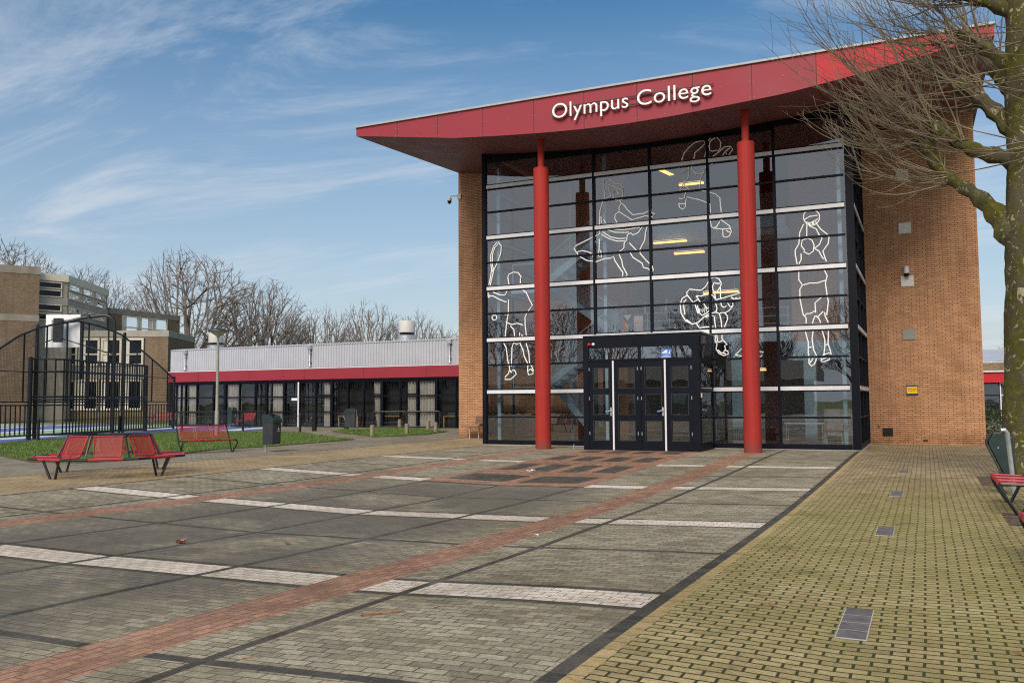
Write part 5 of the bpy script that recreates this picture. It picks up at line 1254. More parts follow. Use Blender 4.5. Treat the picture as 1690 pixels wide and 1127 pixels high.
# basketball hoop stand behind the goal
HO = empty('basketball_hoop', -19.95, 3.1, -.1, label='white basketball backboard on a black swan-neck pole above the cage', cat='basketball hoop')
hx, hy = -19.95, 3.1
BCN = Vector((-21.98, 1.9, 0)); du = Vector((1.35, .64, 0)).normalized(); dn = Vector((du.y, -du.x, 0))
mb = MB(); neck = []
for i in range(9): a = pi/2*i/8; neck.append((hx-.5*(1-cos(a))*.9, hy-.5*(1-cos(a))*.45, 4.65+.5*sin(a)))
mb.tube([(hx,hy,-.1),(hx,hy,4.6)]+neck+[(hx-1.2,hy-.62,5.05),(BCN.x+.1,BCN.y+.05,4.8)], .075, 12); mb.lathe(hx-1.0, hy-.52, [(.0,4.98),(.1,5.0),(.1,5.16),(0,5.2)], 10)
build(mb, 'pole', 'black_paint', HO, smooth=True)
q = BCN-dn*.02
mb = MB(); mb.add([tuple(q-du*.18+Vector((0,0,5.0))), tuple(q+du*.18+Vector((0,0,5.0))), tuple(q+du*.18+Vector((0,0,3.95))), tuple(q-du*.18+Vector((0,0,3.95)))]+[tuple(v) for v in [q-du*.18+dn*.2+Vector((0,0,5.0)), q+du*.18+dn*.2+Vector((0,0,5.0)), q+du*.18+dn*.2+Vector((0,0,3.95)), q-du*.18+dn*.2+Vector((0,0,3.95))]], [(0,1,2,3),(7,6,5,4),(0,4,5,1),(1,5,6,2),(2,6,7,3),(3,7,4,0)])
build(mb, 'mounting_bracket', 'black_paint', HO)
bq = BCN-dn*.35
def bb(u0, u1, z0, z1, d0, d1, mb):
    vs = []
    for d in (d0, d1):
        for u_, z in ((u0,z0),(u1,z0),(u1,z1),(u0,z1)): p = bq+du*u_+dn*d; vs.append((p.x, p.y, z))
    mb.add(vs, [(0,1,2,3),(7,6,5,4),(0,4,5,1),(1,5,6,2),(2,6,7,3),(3,7,4,0)])
mb = MB(); bb(-.76,.76,3.75,5.2,-.03,.03,mb); bd = build(mb, 'backboard', 'sticker_white', HO)
mb = MB(); bb(-.5,.2,4.92,4.97,.032,.05,mb); bb(-.5,-.45,4.1,4.92,.032,.045,mb); bb(.15,.2,4.1,4.92,.032,.045,mb); build(mb, 'frame_strip', 'grey_box_dull', bd)
mb = MB(); mb.tube([tuple(q+Vector((0,0,4.15))), tuple(BCN+du*1.0+dn*.1+Vector((0,0,3.85))), (hx, hy, 3.4)], .03, 6); mb.tube([tuple(q+Vector((0,0,4.15))), tuple(BCN-du*1.1+dn*.1+Vector((0,0,3.8)))], .03, 6); build(mb, 'stay', 'black_paint', HO)

# low mesh fence in front of the court
FPTS = [(-15.6,-6.2),(-17.52,-2.32),(-19.31,2.89),(-18.27,5.46),(-15.71,6.58),(-12.5,6.6)]
FN = empty('mesh_fence', -17, 1, -.1, label='low wire mesh fence with black posts along the court', cat='fence')
for (x, y) in FPTS:
    z = gz(x, y); build(MB().tube([(x,y,z-.05),(x,y,z+.78),(x,y,z+.82)], [.05,.05,.03], 10), 'fence_post', 'black_paint', FN)
for (a, b) in zip(FPTS[:-1], FPTS[1:]):
    za, zb = gz(*a), gz(*b); ln = sqrt((a[0]-b[0])**2+(a[1]-b[1])**2)
    mb = MB(); mb.quad((a[0],a[1],za+.02),(b[0],b[1],zb+.02),(b[0],b[1],zb+.72),(a[0],a[1],za+.72), uv=[(0,0),(ln,0),(ln,.7),(0,.7)]); pn = build(mb, 'mesh_panel', 'low_mesh', FN)
    build(MB().tube([(a[0],a[1],za+.72),(b[0],b[1],zb+.72)], .012, 5), 'top_wire', 'black_paint', pn)
GTE = empty('fence_gate', -12.2, 8.5, 0, label='black gate posts with bent hinge arms in the low mesh fence', cat='gate')
for (x, y) in ((-12.5,7.6),(-11.9,9.2)):
    z = gz(x, y); build(MB().box(x-.09, x+.09, y-.06, y+.06, z-.05, z+.80), 'gate_post', 'black_paint', GTE); build(MB().tube([(x,y,z+.7),(x-.12,y,z+.66),(x-.2,y,z+.55)], .015, 6), 'hinge_arm', 'galvanised', GTE)
for (a, b, l_) in (((-24.5,11.2),(-18.4,11.2),'black bar railing before the low wing windows, behind the lamp post'),((-10.9,9.9),(-8.1,11.2),'black open railing before the gathered curtain')):
    R2 = empty('railing_fence', a[0], a[1], 0, label=l_, cat='fence'); mb = MB()
    mb.tube([(a[0],a[1],.80),(b[0],b[1],.80)], .03, 6); mb.tube([(a[0],a[1],.1),(b[0],b[1],.1)], .02, 6); n = int(sqrt((a[0]-b[0])**2+(a[1]-b[1])**2)/.2); build(mb, 'rail', 'black_paint', R2); mb = MB()
    for i in range(n+1):
        t = i/n; x = a[0]+(b[0]-a[0])*t; y = a[1]+(b[1]-a[1])*t
        if a[0] < -20: mb.tube([(x,y,-.02),(x,y,.8)], .014, 4)
    if mb.v: build(mb, 'bars', 'black_paint', R2)
    for t in (0,.5,1): x = a[0]+(b[0]-a[0])*t; y = a[1]+(b[1]-a[1])*t; build(MB().tube([(x,y,-.05),(x,y,.84)], .045, 8), 'fence_post', 'black_paint', R2)
# wooden bollards
wl = ['short wooden post at the near left of the small lawn','short wooden post at the near middle of the small lawn','short wooden post farthest back by the window','short wooden post at the back, right of the farthest one','short wooden post at the right tip of the small lawn']
for (x, y), l_ in zip(((-6.98,4.0),(-6.35,5.5),(-9.9,10.6),(-7.6,9.3),(-6.0,7.2)), wl):
    z = gz(x, y); mb = MB(); mb.tube([(x,y,z-.05),(x,y,z+.42),(x,y,z+.44)], [.085,.08,.06], 10); build(mb, 'wooden_post', 'post_wood', smooth=False, label=l_, cat='post', group='short wooden posts on the small lawn')

# ================================================================== THINGS INSIDE THE HALL
rd = empty('radiator', 7.8, 1.0, 0, label='black column radiator behind the glass right of the doors', cat='radiator')
mb = MB()
for i in range(30): x = 7.05+i*.052; mb.tube([(x,1.0,.08),(x,1.0,.42)], .02, 6)
build(mb, 'fins', 'black_vent', rd); mb = MB(); mb.box(7.03,8.6,.97,1.03,.38,.42); mb.box(7.03,8.6,.97,1.03,.08,.12); mb.tube([(7.3,1,-.04),(7.3,1,.1)], .02, 6); mb.tube([(8.3,1,-.04),(8.3,1,.1)], .02, 6); build(mb, 'header_pipe', 'black_vent', rd)
ch = empty('chair', 10.2, 1.4, 0, label='chair with pale green legs inside the right end of the glass hall', cat='chair')
mb = MB(); mb.box(9.85,10.35,1.2,1.6,.33,.37); build(mb, 'seat', 'bench_wood', ch)
mb = MB(); mb.beam((10.38,1.4,.4),(10.42,1.4,.72), .42, .03, up=(1,0,0)); build(mb, 'backrest', 'charcoal_paint', ch)
for x in (9.9,10.32):
    for y in (1.24,1.56): build(MB().tube([(x,y,-.04),(x,y,.33)], .015, 6), 'leg', 'mint_metal', ch)
tb = empty('high_table', 9.2, 2.2, 0, label='white table with thin legs inside the hall, left of the chair', cat='table')
build(MB().box(8.7,9.8,1.9,2.4,.53,.56), 'table_top', 'sticker_white', tb)
for x in (8.75,9.75):
    for y in (1.95,2.35): build(MB().tube([(x,y,-.04),(x,y,.53)], .014, 6), 'leg', 'mint_metal', tb)
sc = empty('room_divider', 10.0, 3.0, 0, label='pale room divider panel standing inside the hall behind the chair', cat='divider')
build(MB().box(9.75,10.5,3.0,3.04,.15,.95), 'panel', 'plaster', sc); build(MB().box(9.7,9.75,2.9,3.14,-.04,.95).box(10.5,10.55,2.9,3.14,-.04,.95), 'frame', 'grey_box_dull', sc)
fb = empty('banner', 4.3, 1.0, 0, label='rainbow striped banner with dark chevron hanging inside above the doors', cat='banner', group='banners hanging inside the hall')
for i, c in enumerate(((.5,.02,.02),(.6,.2,.02),(.55,.45,.03),(.03,.25,.08),(.03,.06,.35),(.18,.03,.25))):
    mat('rainbow_%d' % i, c, .8, var=.05); mb = MB(); x_ = 4.16+i*.047; mb.add([(x_,1.0+.01*(i%2),3.25),(x_+.047,1.0+.01*((i+1)%2),3.25),(x_+.047,1.0+.01*((i+1)%2),3.84),(x_,1.0+.01*(i%2),3.84)], [(0,1,2,3)]); build(mb, 'stripe', 'rainbow_%d' % i, fb)
mb = MB(); mb.add([(4.16,.985,3.84),(4.16,.985,3.74),(4.30,.985,3.54),(4.44,.985,3.74),(4.44,.985,3.84),(4.30,.985,3.64)], [(0,1,2,5),(5,2,3,4)]); build(mb, 'chevron', 'black_vent', fb)
mb = MB(); mb.add([(4.17,.988,3.84),(4.30,.988,3.65),(4.43,.988,3.84)], [(0,1,2)]); build(mb, 'top_triangle', 'coat_pale', fb)
build(MB().tube([(4.14,1,3.86),(4.47,1,3.86)], .01, 6), 'pole', 'black_paint', fb)
fb2 = empty('banner', 4.63, 1.0, 0, label='white banner with red frame print hanging right of the rainbow one', cat='banner', group='banners hanging inside the hall')
build(MB().box(4.50,4.78,1.0,1.006,3.25,3.80), 'cloth', 'coat_pale', fb2); mb = MB()
for q in ((4.53,4.75,3.30,3.315),(4.53,4.75,3.58,3.60),(4.53,4.545,3.30,3.60),(4.735,4.75,3.30,3.60)): mb.box(q[0],q[1],.99,.998,q[2],q[3])
build(mb, 'printed_frame', 'alarm_red', fb2); build(MB().box(4.58,4.68,.99,.998,3.66,3.73), 'yellow_print', 'yellow_sign', fb2); build(MB().tube([(4.48,1,3.82),(4.80,1,3.82)], .01, 6), 'pole', 'black_paint', fb2)
dm = empty('sculpture_stand', 3.3, .7, 0, label='dark display stand with a pale figure behind the glass left of the doors', cat='display stand')
build(MB().box(3.15,3.55,.5,.85,-.04,.45), 'stand', 'black_vent', dm, bevel=.02)
mb = MB(); mb.tube([(3.24,.46,.42),(3.36,.44,.46),(3.42,.44,.34),(3.38,.44,.22),(3.46,.44,.08)], [.02,.035,.03,.02,.012], 8); build(mb, 'figure', 'plaster', dm, smooth=True)

# people standing at the mezzanine railing, seen faintly through the glass
def tube_body(mb, chain, n=10): mb.tube([c[0] for c in chain], [c[1] for c in chain], n)
def person(x, y, z, rz, k, coat, hair, label, turn=0.0, longhair=False):
    """Standing figure leaning a little on the rail; faces local -y. k scales a 1.34-unit (1.7 m) adult."""
    t = empty('person', x, y, z, rz, label=label, cat='person', group='people standing on the mezzanine'); t.scale = (k, k, k)
    V = []; Ed = []; Rd = []
    def chain(pts, rad, start=None):
        prev = start
        for p, r in zip(pts, rad):
            V.append(p); Rd.append(r); i = len(V)-1
            if prev is not None: Ed.append((prev, i))
            prev = i
        return prev
    pel = chain([(0,0,.72)], [(.105,.075)]); wst = chain([(0,-.005,.84)], [(.09,.065)], pel); cst = chain([(0,.0,1.0)], [(.115,.075)], wst); nk0 = chain([(0,.005,1.10),(0,-.005,1.15)], [(.07,.05),.036], cst)
    hd_ = chain([(0,-.015,1.19),(0,-.02,1.245),(0,-.015,1.30)], [(.045,.052),(.058,.07),(.05,.058)], nk0)
    for s_ in (-1, 1):
        chain([(s_*.13,.0,1.075),(s_*.165,-.02,.93),(s_*.16,-.12,.82),(s_*.12,-.25,.79),(s_*.11,-.30,.785)], [.045,.037,.032,.021,.024], cst)
        w0 = len(V)-1
        for j, (dx, ln_) in enumerate(((-.018,.045),(-.006,.052),(.006,.05),(.017,.04))): chain([(s_*.11+dx,-.325,.787),(s_*.11+dx,-.325-ln_*.6,.778),(s_*.11+dx,-.325-ln_*.8,.755)], [.0065,.006,.0055], w0)
        chain([(s_*(.11-.026),-.31,.785),(s_*(.11-.038),-.33,.778)], [.007,.006], w0)
        chain([(s_*.07,0,.64),(s_*.075,-.01,.36),(s_*.075,.01,.07),(s_*.075,-.06,.025),(s_*.078,-.11,.02)], [.065,.045,.028,.03,.022], pel)
    me = bpy.data.meshes.new('body'); me.from_pydata([tuple(Vector(v)*S) for v in V], Ed, []); me.materials.append(MATS['skin'])
    o = bpy.data.objects.new('body', me); col.objects.link(o); o.parent = t
    o.modifiers.new('skin', 'SKIN'); dg = bpy.context.evaluated_depsgraph_get()
    for i, r in enumerate(Rd): me.skin_vertices[0].data[i].radius = tuple(q*S for q in r) if isinstance(r, tuple) else (r*S, r*S)
    me.skin_vertices[0].data[0].use_root = True
    m_ = o.modifiers.new('sub', 'SUBSURF'); m_.levels = m_.render_levels = 2
    # clothes follow the body
    mb = MB(); mb.lathe(0, 0, [(.10,.66),(.108,.72),(.10,.84),(.122,.98),(.125,1.05),(.09,1.105),(.045,1.125)], 18)
    mb.v = [(a*1.05, b*.74-.003, c) for a, b, c in mb.v]
    for s_ in (-1, 1): mb.tube([(s_*.10,0,1.085),(s_*.135,.0,1.07),(s_*.17,-.02,.93),(s_*.165,-.12,.815),(s_*.13,-.22,.795)], [.045,.053,.046,.041,.030], 12)
    build(mb, 'coat', coat, t, local=True, smooth=True)
    mb = MB(); mb.box(-.022,.022,-.098,-.085,.85,1.10); build(mb, 'shirt_front', 'shirt_white', t, local=True)
    mb = MB()
    for s_ in (-1, 1): mb.tube([(s_*.045,0,.72),(s_*.07,0,.62),(s_*.075,-.01,.36),(s_*.075,.01,.06)], [.075,.072,.053,.042], 12)
    build(mb, 'trousers', 'trouser_dark', t, local=True, smooth=True)
    mb = MB(); prof = [(.062,1.235),(.069,1.27),(.064,1.31),(.04,1.345),(.005,1.355)]; mb.lathe(0, 0, prof, 16); mb.v = [(a, b*1.15+.012, c+(b*.25 if c > 1.26 else (b*.9 if b < 0 else 0)*-.0)+( .03 if b < -.03 and c < 1.29 else 0)) for a, b, c in mb.v]
    if longhair: mb.tube([(0,.035,1.28),(0,.055,1.18),(0,.05,1.05)], [.06,.062,.03], 12); mb.tube([(-.055,.0,1.27),(-.062,.0,1.15),(-.055,-.01,1.05)], [.018,.022,.012], 8); mb.tube([(.055,.0,1.27),(.062,.0,1.15),(.055,-.01,1.05)], [.018,.022,.012], 8)
    build(mb, 'hair', hair, t, local=True, smooth=True)
    mb = MB()
    for s_ in (-1, 1): mb.lathe(s_*.022, -.083, [(.002,1.243),(.007,1.247),(.002,1.251)], 8); mb.box(s_*.022-.011, s_*.022+.011, -.088, -.078, 1.262, 1.266)
    mb.box(-.016,.016,-.082,-.074,1.198,1.202); build(mb, 'eyes_and_mouth', 'hair_dark', t, local=True)
    mb = MB(); mb.tube([(0,-.082,1.245),(0,-.095,1.225),(0,-.084,1.216)], [.005,.01,.008], 8)
    for s_ in (-1, 1): mb.tube([(s_*.056,-.01,1.215),(s_*.063,-.008,1.235),(s_*.058,-.008,1.255)], [.006,.009,.006], 6)
    build(mb, 'nose_and_ears', 'skin', t, local=True, smooth=True)
    return t
person(3.98, 4.0, 3.38, .15, .93, 'coat_dark', 'hair_dark', 'person in a dark coat with white shirt at the inner railing, leftmost of three')
person(4.72, 4.0, 3.38, -.1, .96, 'coat_grey', 'hair_dark', 'person in an open grey jacket at the inner railing, middle of three', longhair=True)
person(5.28, 4.05, 3.38, -.2, .94, 'coat_pale', 'hair_dark', 'person in a pale top at the inner railing, rightmost of three, beside the guitar drawing')

# ================================================================== TREES
def bare_tree_mesh(seed, H, spread, trunk_r, ntips=2200, twig_r=0.012, th=.13):
    """Leafless tree: limbs fan out from a short trunk to twig tips spread over a dome. Returns tubes for trunk and crown."""
    rn = random.Random(seed); base = Vector((0, 0, H*th)); c0 = Vector((0, 0, H*.50)); rx, rz_ = H*.42*spread, H*.50
    tips = []
    lob = [(rn.uniform(0, 6.28), rn.uniform(.3, 1.3), rn.uniform(.05, .13)) for _ in range(9)]
    while len(tips) < ntips:
        a = rn.uniform(0, 2*pi); cz = rn.uniform(-.42, 1.0); sz = sqrt(1-cz*cz); k = rn.uniform(.25, 1.0)**.38
        f = 1+sum(A*cos(a-p)*cos(2.2*(math.acos(cz)-q)) for p, q, A in lob)*.45
        tips.append(c0+Vector((cos(a)*sz*rx, sin(a)*sz*rx, cz*rz_))*k*f)
    crown = []; N_ = float(ntips)
    def rad(n): return max(twig_r, trunk_r*.62*(n/N_*7)**.47)
    def grow(p, r, pts, f, lev, orig):
        if len(pts) <= 2 or lev > 7:
            for t in pts:
                d = t-p; mid = p+d*.5+Vector((rn.uniform(-.04,.04), rn.uniform(-.04,.04), -.03))*d.length; crown.append(([p, mid, t], [min(r, twig_r*1.1), twig_r, twig_r*.45]))
            return
        k = 11 if lev == 0 else rn.choice((2, 3, 3)); cs = rn.sample(pts, min(k, len(pts))); g = [[] for _ in cs]
        for t in pts: g[min(range(len(cs)), key=lambda i: (cs[i]-t).length_squared)].append(t)
        for q in g:
            if not q: continue
            c = sum(q, Vector())/len(q); nf = (.30 if lev == 0 else .34+.05*lev)*rn.uniform(.8, 1.2)
            st = p if lev else p+Vector((0, 0, rn.uniform(-.05, .10)*H*(1 if c.z > H*.4 else -.3)))
            d = c-st; e = st+d*nf+Vector((rn.uniform(-1,1), rn.uniform(-1,1), rn.uniform(-.4,1)))*d.length*.02
            m_ = st.lerp(e, .5)+Vector((rn.uniform(-1,1), rn.uniform(-1,1), rn.uniform(-.6,.2)))*d.length*.012; r2 = rad(len(q))
            crown.append(([st, m_, e], [min(r, r2*1.25), r2*1.05, r2*.9])); grow(e, r2*.9, q, nf, lev+1, orig)
    grow(base, trunk_r, tips, 0, 0, base)
    trunk = [([(0,0,-.3),(0,0,H*th*.5),(.03,.02,H*th),(.05,-.03,H*(th+.10))], [trunk_r*1.3,trunk_r,trunk_r*.9,trunk_r*.5])]
    return trunk, crown
def tubes_mb(L_, n):
    mb = MB()
    for pts, rad in L_: mb.tube(pts, rad, n, cap=False)
    return mb
def make_tree(seed, H, spread, tr, x, y, label, z=-.1, rz=0, ntips=2200, twig=.012, th=.13):
    t = empty('bare_tree', x, y, z, rz, label=label, cat='tree', group='leafless trees behind the buildings')
    a, b = bare_tree_mesh(seed, H, spread, tr, ntips, twig, th)
    build(tubes_mb(a, 8), 'trunk', 'bark_far', t, local=True, smooth=True); build(tubes_mb(b, 3), 'crown', 'bark_far', t, local=True); return t
big = make_tree(11, 16.9, 1.04, .45, -53.5, 40.8, 'largest leafless tree, a round dome above the old building roofs', ntips=2800, twig=.018)
med = make_tree(23, 11.6, .95, .30, -44.4, 50.5, 'leafless tree in the middle of the row above the wing roof', ntips=1000, twig=.019, th=.16)
wide = make_tree(37, 19.8, 1.0, .42, -78.0, 38.5, 'leafless tree at the far left behind the flat brown roof', ntips=2400, twig=.024)
def place(root, x, y, rz, sc_, label, group='leafless trees behind the buildings', z=-.1):
    c = dup(root, x, y, z, rz, label, group); c.scale = (sc_, sc_, sc_); return c
place(big, -47.5, 44.0, 4.0, .82, 'leafless tree joined to the right flank of the biggest one')
place(wide, -74.5, 46.0, 1.3, .88, 'leafless tree behind the cream-topped stair tower')
place(med, -69.5, 51, 3.3, 1.0, 'leafless tree right of the stair tower, sinking to the big one')
place(wide, -82.5, 31.0, 4.3, 1.05, 'leafless tree cut by the left edge of the picture')
place(med, -49.8, 49.5, .8, 1.04, 'leafless tree directly left of the middle one over the wing')
place(med, -40.5, 53.5, 2.4, 1.06, 'leafless tree over the wing roof, left of the right cowl')
place(med, -36.5, 55.5, 4.1, .96, 'leafless tree directly behind the right roof cowl')
place(med, -32.0, 52.0, 5.2, .80, 'small leafless tree right of the right roof cowl')
place(med, -27.8, 52.0, 1.0, .78, 'small leafless tree touching the tall brick wall')
place(med, 22.0, 72.0, 1.5, .8, 'pale leafless tree glimpsed right of the tall brick building')

# what the glass front mirrors: a tree line and a low pitched building across the car park
for i, (x, y, s_) in enumerate(((-34,-92,1.1),(-24,-88,1.0),(-13,-90,1.15),(-4,-86,.95),(6,-90,1.1),(16,-88,1.05),(27,-92,1.15),(38,-88,1.0),(50,-92,1.1),(62,-90,1.1),(-46,-95,1.1),(76,-92,1.1))):
    place(med if i % 2 else wide, x, y, i*1.7, s_*(1.0 if i % 2 else .72), 'leafless tree of the line mirrored in the glass front', 'tree line across the car park')
RH = empty('low_house_block', -24, -66, -.1, label='long low pitched house block mirrored in the glass front', cat='building')
build(MB().box(-70, 2, -72, -64, -.2, 3.2), 'wall', 'brown_brick', RH)
mb = MB(); mb.add([(-71,-63.5,3.2),(3,-63.5,3.2),(3,-68,5.4),(-71,-68,5.4),(-71,-72.5,3.2),(3,-72.5,3.2)], [(0,1,2,3),(3,2,5,4),(1,5,2),(0,3,4)]); build(mb, 'roof', 'concrete_dark', RH)
for k in range(18):
    a = -68+k*3.8; mb = MB(); mb.box(a, a+2.2, -64.0, -63.95, .9, 2.4); build(mb, 'window', 'cream_trim', RH)
def car(x, y, rz, label, colr):
    """A parked hatchback, nose along local +x."""
    t = empty('parked_car', x, y, -.11, rz, label=label, cat='car', group='parked cars mirrored in the glass front'); Lc, Wc = 3.3, 1.36
    prof = [(-1.65,.25),(-1.62,.62),(-1.5,.72),(-1.2,.82),(-.95,1.1),(.3,1.12),(.85,.78),(1.45,.66),(1.64,.5),(1.65,.25)]
    mb = MB(); n = len(prof); w = Wc/2
    def wd(z): return w*(1-.12*max(0,(z-.7))/.4)
    mb.add([(a,-wd(b),b) for a,b in prof]+[(a,wd(b),b) for a,b in prof], [tuple(range(n)), tuple(range(n,2*n))[::-1]]+[(i,n+i,n+(i+1)%n,(i+1)%n) for i in range(n)])
    build(mb, 'body', colr, t, local=True, bevel=.04)
    mb = MB()
    for s_ in (-1,1):
        y_ = s_*(w*.955); mb.add([(-1.12,y_,.80),(.72,y_,.80),(.28,y_*.955,1.05),(-.92,y_*.955,1.05)], [(0,1,2,3) if s_ < 0 else (3,2,1,0)])
    mb.add([(.84,-.55,.82),(.84,.55,.82),(.36,.5,1.10),(.36,-.5,1.10)], [(0,1,2,3)])
    build(mb, 'windows', 'lens_black', t, local=True)
    for a in (-1.05,1.05):
        for s_ in (-1,1): mb = MB(); mb.tube([(a,s_*(w-.14),.25),(a,s_*(w+.01),.25)], .25, 20); wh = build(mb, 'wheel', 'rubber', t, local=True); mb = MB(); mb.tube([(a,s_*(w+.0),.25),(a,s_*(w+.018),.25)], .14, 12); build(mb, 'rim', 'galvanised', wh, local=True)
    for s_ in (-1,1): mb = MB(); mb.box(1.58,1.66,s_*.5-.12,s_*.5+.12,.5,.6); build(mb, 'headlight', 'sticker_white', t, local=True)
    return t
car(17.0, -42.0, radians(85), 'silver hatchback parked across the car park, mirrored in the glass', 'car_paint')
car(20.0, -42.4, radians(95), 'dark hatchback parked beside the silver one, mirrored in the glass', 'charcoal_paint')
car(23.2, -41.8, radians(90), 'white hatchback parked rightmost of the three, mirrored in the glass', 'white_metal')

# the big plane tree at the right
PT = empty('plane_tree', 14.08, -8.5, -.11, label='big pollarded plane tree with flaking mossy bark and long bare shoots', cat='tree')
rn = random.Random(77)
def L3(x, z, y=0.0): return Vector((x, y, z))
def rough_tube(mb, pts, rad, n, amp, seed):
    """Tube with a lumpy surface."""
    r2 = random.Random(seed); k0 = len(mb.v); mb.tube(pts, rad, n)
    for i in range(k0, len(mb.v)):
        j = (i-k0)//n; c = Vector(pts[min(j, len(pts)-1)]); v = Vector(mb.v[i]); a = atan2(v.y-c.y, v.x-c.x)
        f = 1+amp*(.6*sin(3*a+v.z*1.3+seed)+.4*sin(5*a-v.z*2.2)+.35*sin(9*a+v.z*5)+.3*r2.uniform(-1,1)); v2 = c+(v-c)*f; mb.v[i] = (v2.x, v2.y, v2.z if abs(v.z-c.z) < 1e-6 else v2.z)
def dense(pts, step=.12):
    out = [Vector(pts[0])]
    for a, b in zip(pts[:-1], pts[1:]):
        a, b = Vector(a), Vector(b); n = max(1, int((b-a).length/step))
        for i in range(n): out.append(a.lerp(b, (i+1)/n))
    return out
def interp_r(pts, rad, P):
    ls = [0]
    for a, b in zip(pts[:-1], pts[1:]): ls.append(ls[-1]+(Vector(b)-Vector(a)).length)
    out = []; s_ = 0; prev = P[0]
    for p in P: s_ += (p-prev).length; prev = p; out.append(ip(s_, ls, rad))
    return out
def smooth_path(P, it=2):
    P = [p.copy() for p in P]
    for _ in range(it): P = [P[0]]+[(P[i-1]+P[i]*2+P[i+1])/4 for i in range(1, len(P)-1)]+[P[-1]]
    return P
mb = MB()
tp = [(-.0,0,-.1),(.0,0,.12),(.0,0,.5),(-.02,0,1.2),(-.0,0,2.1),(.03,0,3.0),(.06,0,4.0),(.09,0,5.0),(.11,0,6.4),(.12,0,7.6),(.15,.1,9.8)]
tr = [.70,.58,.50,.46,.44,.42,.43,.39,.36,.33,.24]
P = dense(tp, .1); rough_tube(mb, P, interp_r(tp, tr, P), 28, .055, 3); build(mb, 'trunk', 'plane_bark', PT, smooth=True, local=True)
# main limbs: local coordinates from the trunk axis (x is to the right in the picture plane)
limbs = [([(0,0,3.75),(-.28,0,4.01),(-.45,0,4.34),(-.79,.05,4.75),(-1.12,.08,5.02),(-1.34,.1,5.32),(-1.50,.1,5.75)],[.34,.22,.16,.115,.10,.10,.13]),
         ([(.1,-.05,5.05),(-.28,-.05,5.26),(-.67,-.05,5.39),(-.93,0,5.58),(-1.22,0,5.86),(-1.40,.0,5.96)],[.24,.14,.115,.105,.11,.14]),
         ([(.1,.1,5.3),(-.03,.1,5.52),(-.38,.1,6.03),(-.6,.1,6.29),(-.83,.1,6.52),(-.98,.1,6.7)],[.22,.17,.13,.115,.12,.16]),
         ([(.1,0,6.5),(-.31,0,6.93),(-.6,0,7.21),(-.89,0,7.42)],[.18,.11,.10,.12]),
         ([(.1,0,7.5),(-.35,0,7.87),(-.59,0,8.02),(-.85,0,8.16)],[.16,.11,.10,.12]),
         ([(.1,-.2,5.0),(.5,-.7,5.5),(.9,-1.1,6.0)],[.2,.15,.14]),
         ([(.15,.1,5.8),(.7,.3,6.3),(1.2,.4,6.9)],[.2,.14,.14]),
         ([(.1,-.1,7.4),(.6,-.4,8.0),(1.0,-.5,8.6)],[.17,.12,.12]),
         ([(0,.2,6.2),(-.2,.8,6.8),(-.3,1.3,7.2)],[.18,.13,.12])]
knuckles = []
for i, (p_, r_) in enumerate(limbs):
    mb = MB(); P = smooth_path(dense(p_, .08), 3); rr_ = interp_r(p_, r_, P)
    rr_ = [r*(1+.16*sin(j*1.7+i)) for j, r in enumerate(rr_)]
    rough_tube(mb, P, rr_, 14, .09, i+5); build(mb, 'limb', 'plane_bark', PT, smooth=True, local=True); knuckles.append((P[-1], (P[-1]-P[-4]).normalized(), i)); knuckles.append((P[len(P)*2//3], (P[-1]-P[-4]).normalized(), i))
def shoot(mb, p, d, ln, r, gravity=-.0, wob=.10, n=9, side=True, lev=0):
    pts = [p]; rad = [r]; q = p; dd = d.normalized()
    for i in range(n):
        dd = (dd+Vector((rn.uniform(-wob,wob), rn.uniform(-wob,wob), rn.uniform(-wob,wob)+gravity+.035*(i/n)*2))).normalized()
        q = q+dd*ln/n; pts.append(q); rad.append(max(.0026, r*(1-.82*(i+1)/n)))
        if side and i > 1 and rn.random() < (.66 if lev == 0 else .45):
            ax = dd.orthogonal().normalized(); ax.rotate(Matrix.Rotation(rn.uniform(0, 2*pi), 3, dd)); sd_ = (dd+ax*rn.uniform(.35,.8)).normalized()
            shoot(mb, q, sd_, ln*rn.uniform(.16,.42)*(1-.4*i/n), max(.0034, rad[-1]*.6), gravity, wob*1.3, 4, lev < 1, lev+1)
    mb.tube(pts, rad, 4, cap=False)
total = 0
for (p, d, i) in knuckles:
    mb = MB(); left = i < 5 or i == 8; cnt = (21 if i < 3 else 17) if left else 8
    for k in range(cnt):
        if left and i != 8:
            a = rn.uniform(-.75, 1.5)     # elevation of the fan; shoots rise or droop towards the left
            yy = rn.uniform(-.6, .45); dd = Vector((-cos(a), yy, sin(a)))
            ln = rn.uniform(.9, 3.9 if .1 < a < .95 else 3.0)*(.8 if a < -.2 else 1)
            g = (.11 if a < .0 else .06) if a < .5 else .015
        else:
            dd = d+Vector((rn.uniform(-.8,.8), rn.uniform(-.8,.8), rn.uniform(-.2,1.0))); ln = rn.uniform(1.0, 2.4); g = .03
        shoot(mb, p+Vector((rn.uniform(-.1,.1), rn.uniform(-.1,.1), rn.uniform(-.1,.1))), dd, ln, rn.uniform(.008, .019), g, .10, 11)
    build(mb, 'shoots', 'plane_twig', PT, local=True)
# a few longer shoots crossing the trunk
mb = MB()
for k in range(26):
    p = Vector((rn.uniform(-.1,.3), -.4, rn.uniform(5.0, 8.6))); shoot(mb, p, Vector((-1, rn.uniform(-.5,.1), rn.uniform(-.2,.6))), rn.uniform(1.0,2.6), .012, .01, .1, 9)
build(mb, 'shoots', 'plane_twig', PT, local=True)

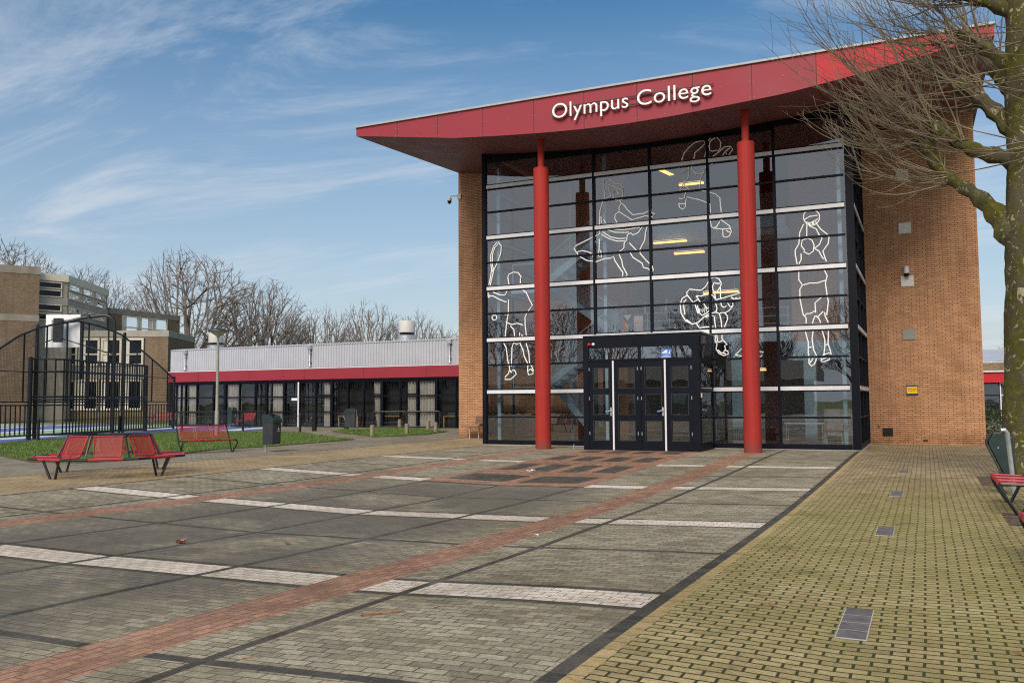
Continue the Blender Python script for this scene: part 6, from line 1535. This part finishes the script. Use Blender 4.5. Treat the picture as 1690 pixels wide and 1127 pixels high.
# ================================================================== SMALL LITTER
def lying_twig(x, y, ln, ang, label, m_='twig_wood', r=.006, fork=True):
    z = gz(x, y)+r+.004; mb = MB(); d = Vector((cos(ang), sin(ang), 0)); n_ = Vector((-d.y, d.x, 0)); p = Vector((x, y, z))
    P = [p-d*ln/2, p-d*ln*.2+n_*ln*.05, p+d*ln*.15-n_*ln*.03+Vector((0,0,.004)), p+d*ln/2+n_*ln*.04]
    mb.tube([tuple(v) for v in P], [r, r*1.2, r, r*.5], 6)
    if fork: mb.tube([tuple(P[1]), tuple(P[1]-d*ln*.12-n_*ln*.14)], [r*.8, r*.4], 5)
    return build(mb, 'twig', m_, label=label, cat='twig', group='fallen twigs on the paving')
lying_twig(9.3, -20.03, .30, .75, 'forked orange-brown twig on the grey paving in the foreground', r=.005)
rl = random.Random(5)
for i in range(34):
    x = rl.uniform(11.3, 13.6) if i % 3 else rl.uniform(7.5, 10.5); y = rl.uniform(-21.3, -12.5)
    lying_twig(x, y, rl.uniform(.05, .13), rl.uniform(0, 3.14), 'one of the many small dry twigs strewn on the paving', r=rl.uniform(.0018, .003), fork=i % 2 == 0)
mat('dry_leaf_brown', (0.38, 0.22, 0.11), 0.8, var=0.3)
def leaf_clump(x, y, s_, label, m_='twig_wood'):
    mb = MB(); z = gz(x, y)+(.05 if m_ == 'dry_leaf_brown' else .004); r3 = random.Random(int(abs(x*100)))
    for k in range(7):
        a = r3.uniform(0, 6.28); w = s_*r3.uniform(.4,.9); c_ = Vector((x+r3.uniform(-s_,s_)*.5, y+r3.uniform(-s_,s_)*.5, z)); u = Vector((cos(a),sin(a),.5*r3.random()))*w*.6; v = Vector((-sin(a),cos(a),.3*r3.random()))*w*.35
        mb.add([c_-u*.6, c_-v*.7+Vector((0,0,.4*w)), c_+u+Vector((0,0,.3*w)), c_+v+Vector((0,0,.5*w))], [(0,1,2,3)])
    return build(mb, 'dry_leaf', m_, label=label, cat='leaf', group='dry leaves and scraps on the paving')
leaf_clump(5.45, -17.95, .085, 'curled brown leaf on the dark worn paving, left foreground')
leaf_clump(5.07, -8.28, .16, 'crumpled white paper scrap on the red square before the doors', 'paper')
leaf_clump(8.65, -16.1, .04, 'small pale scrap on the grey paving beside the red strip', 'paper')
leaf_clump(6.55, -17.6, .06, 'small brown leaf scrap in the middle of the worn paving')
rl = random.Random(8)
for i in range(26):
    while True:
        x = rl.uniform(-18, -5); y = rl.uniform(-10.5, 5)
        if inside(x, y, G1): break
    leaf_clump(x, y, .06, 'one of the small dry leaves scattered over the larger lawn', 'dry_leaf_brown')
sp_ = empty('standpipe', 3.35, -1.2, -.11, label='small pale marker pin on the paving left of the doors', cat='marker pin')
build(MB().tube([(0,0,-.02),(0,0,.1),(0,0,.12)], [.012,.012,.006], 8), 'pin', 'galvanised', sp_, local=True); build(MB().lathe(0,0,[(.025,.0),(.02,.03),(.012,.035)], 10), 'collar', 'galvanised', sp_, local=True)
bpy.context.view_layer.update()
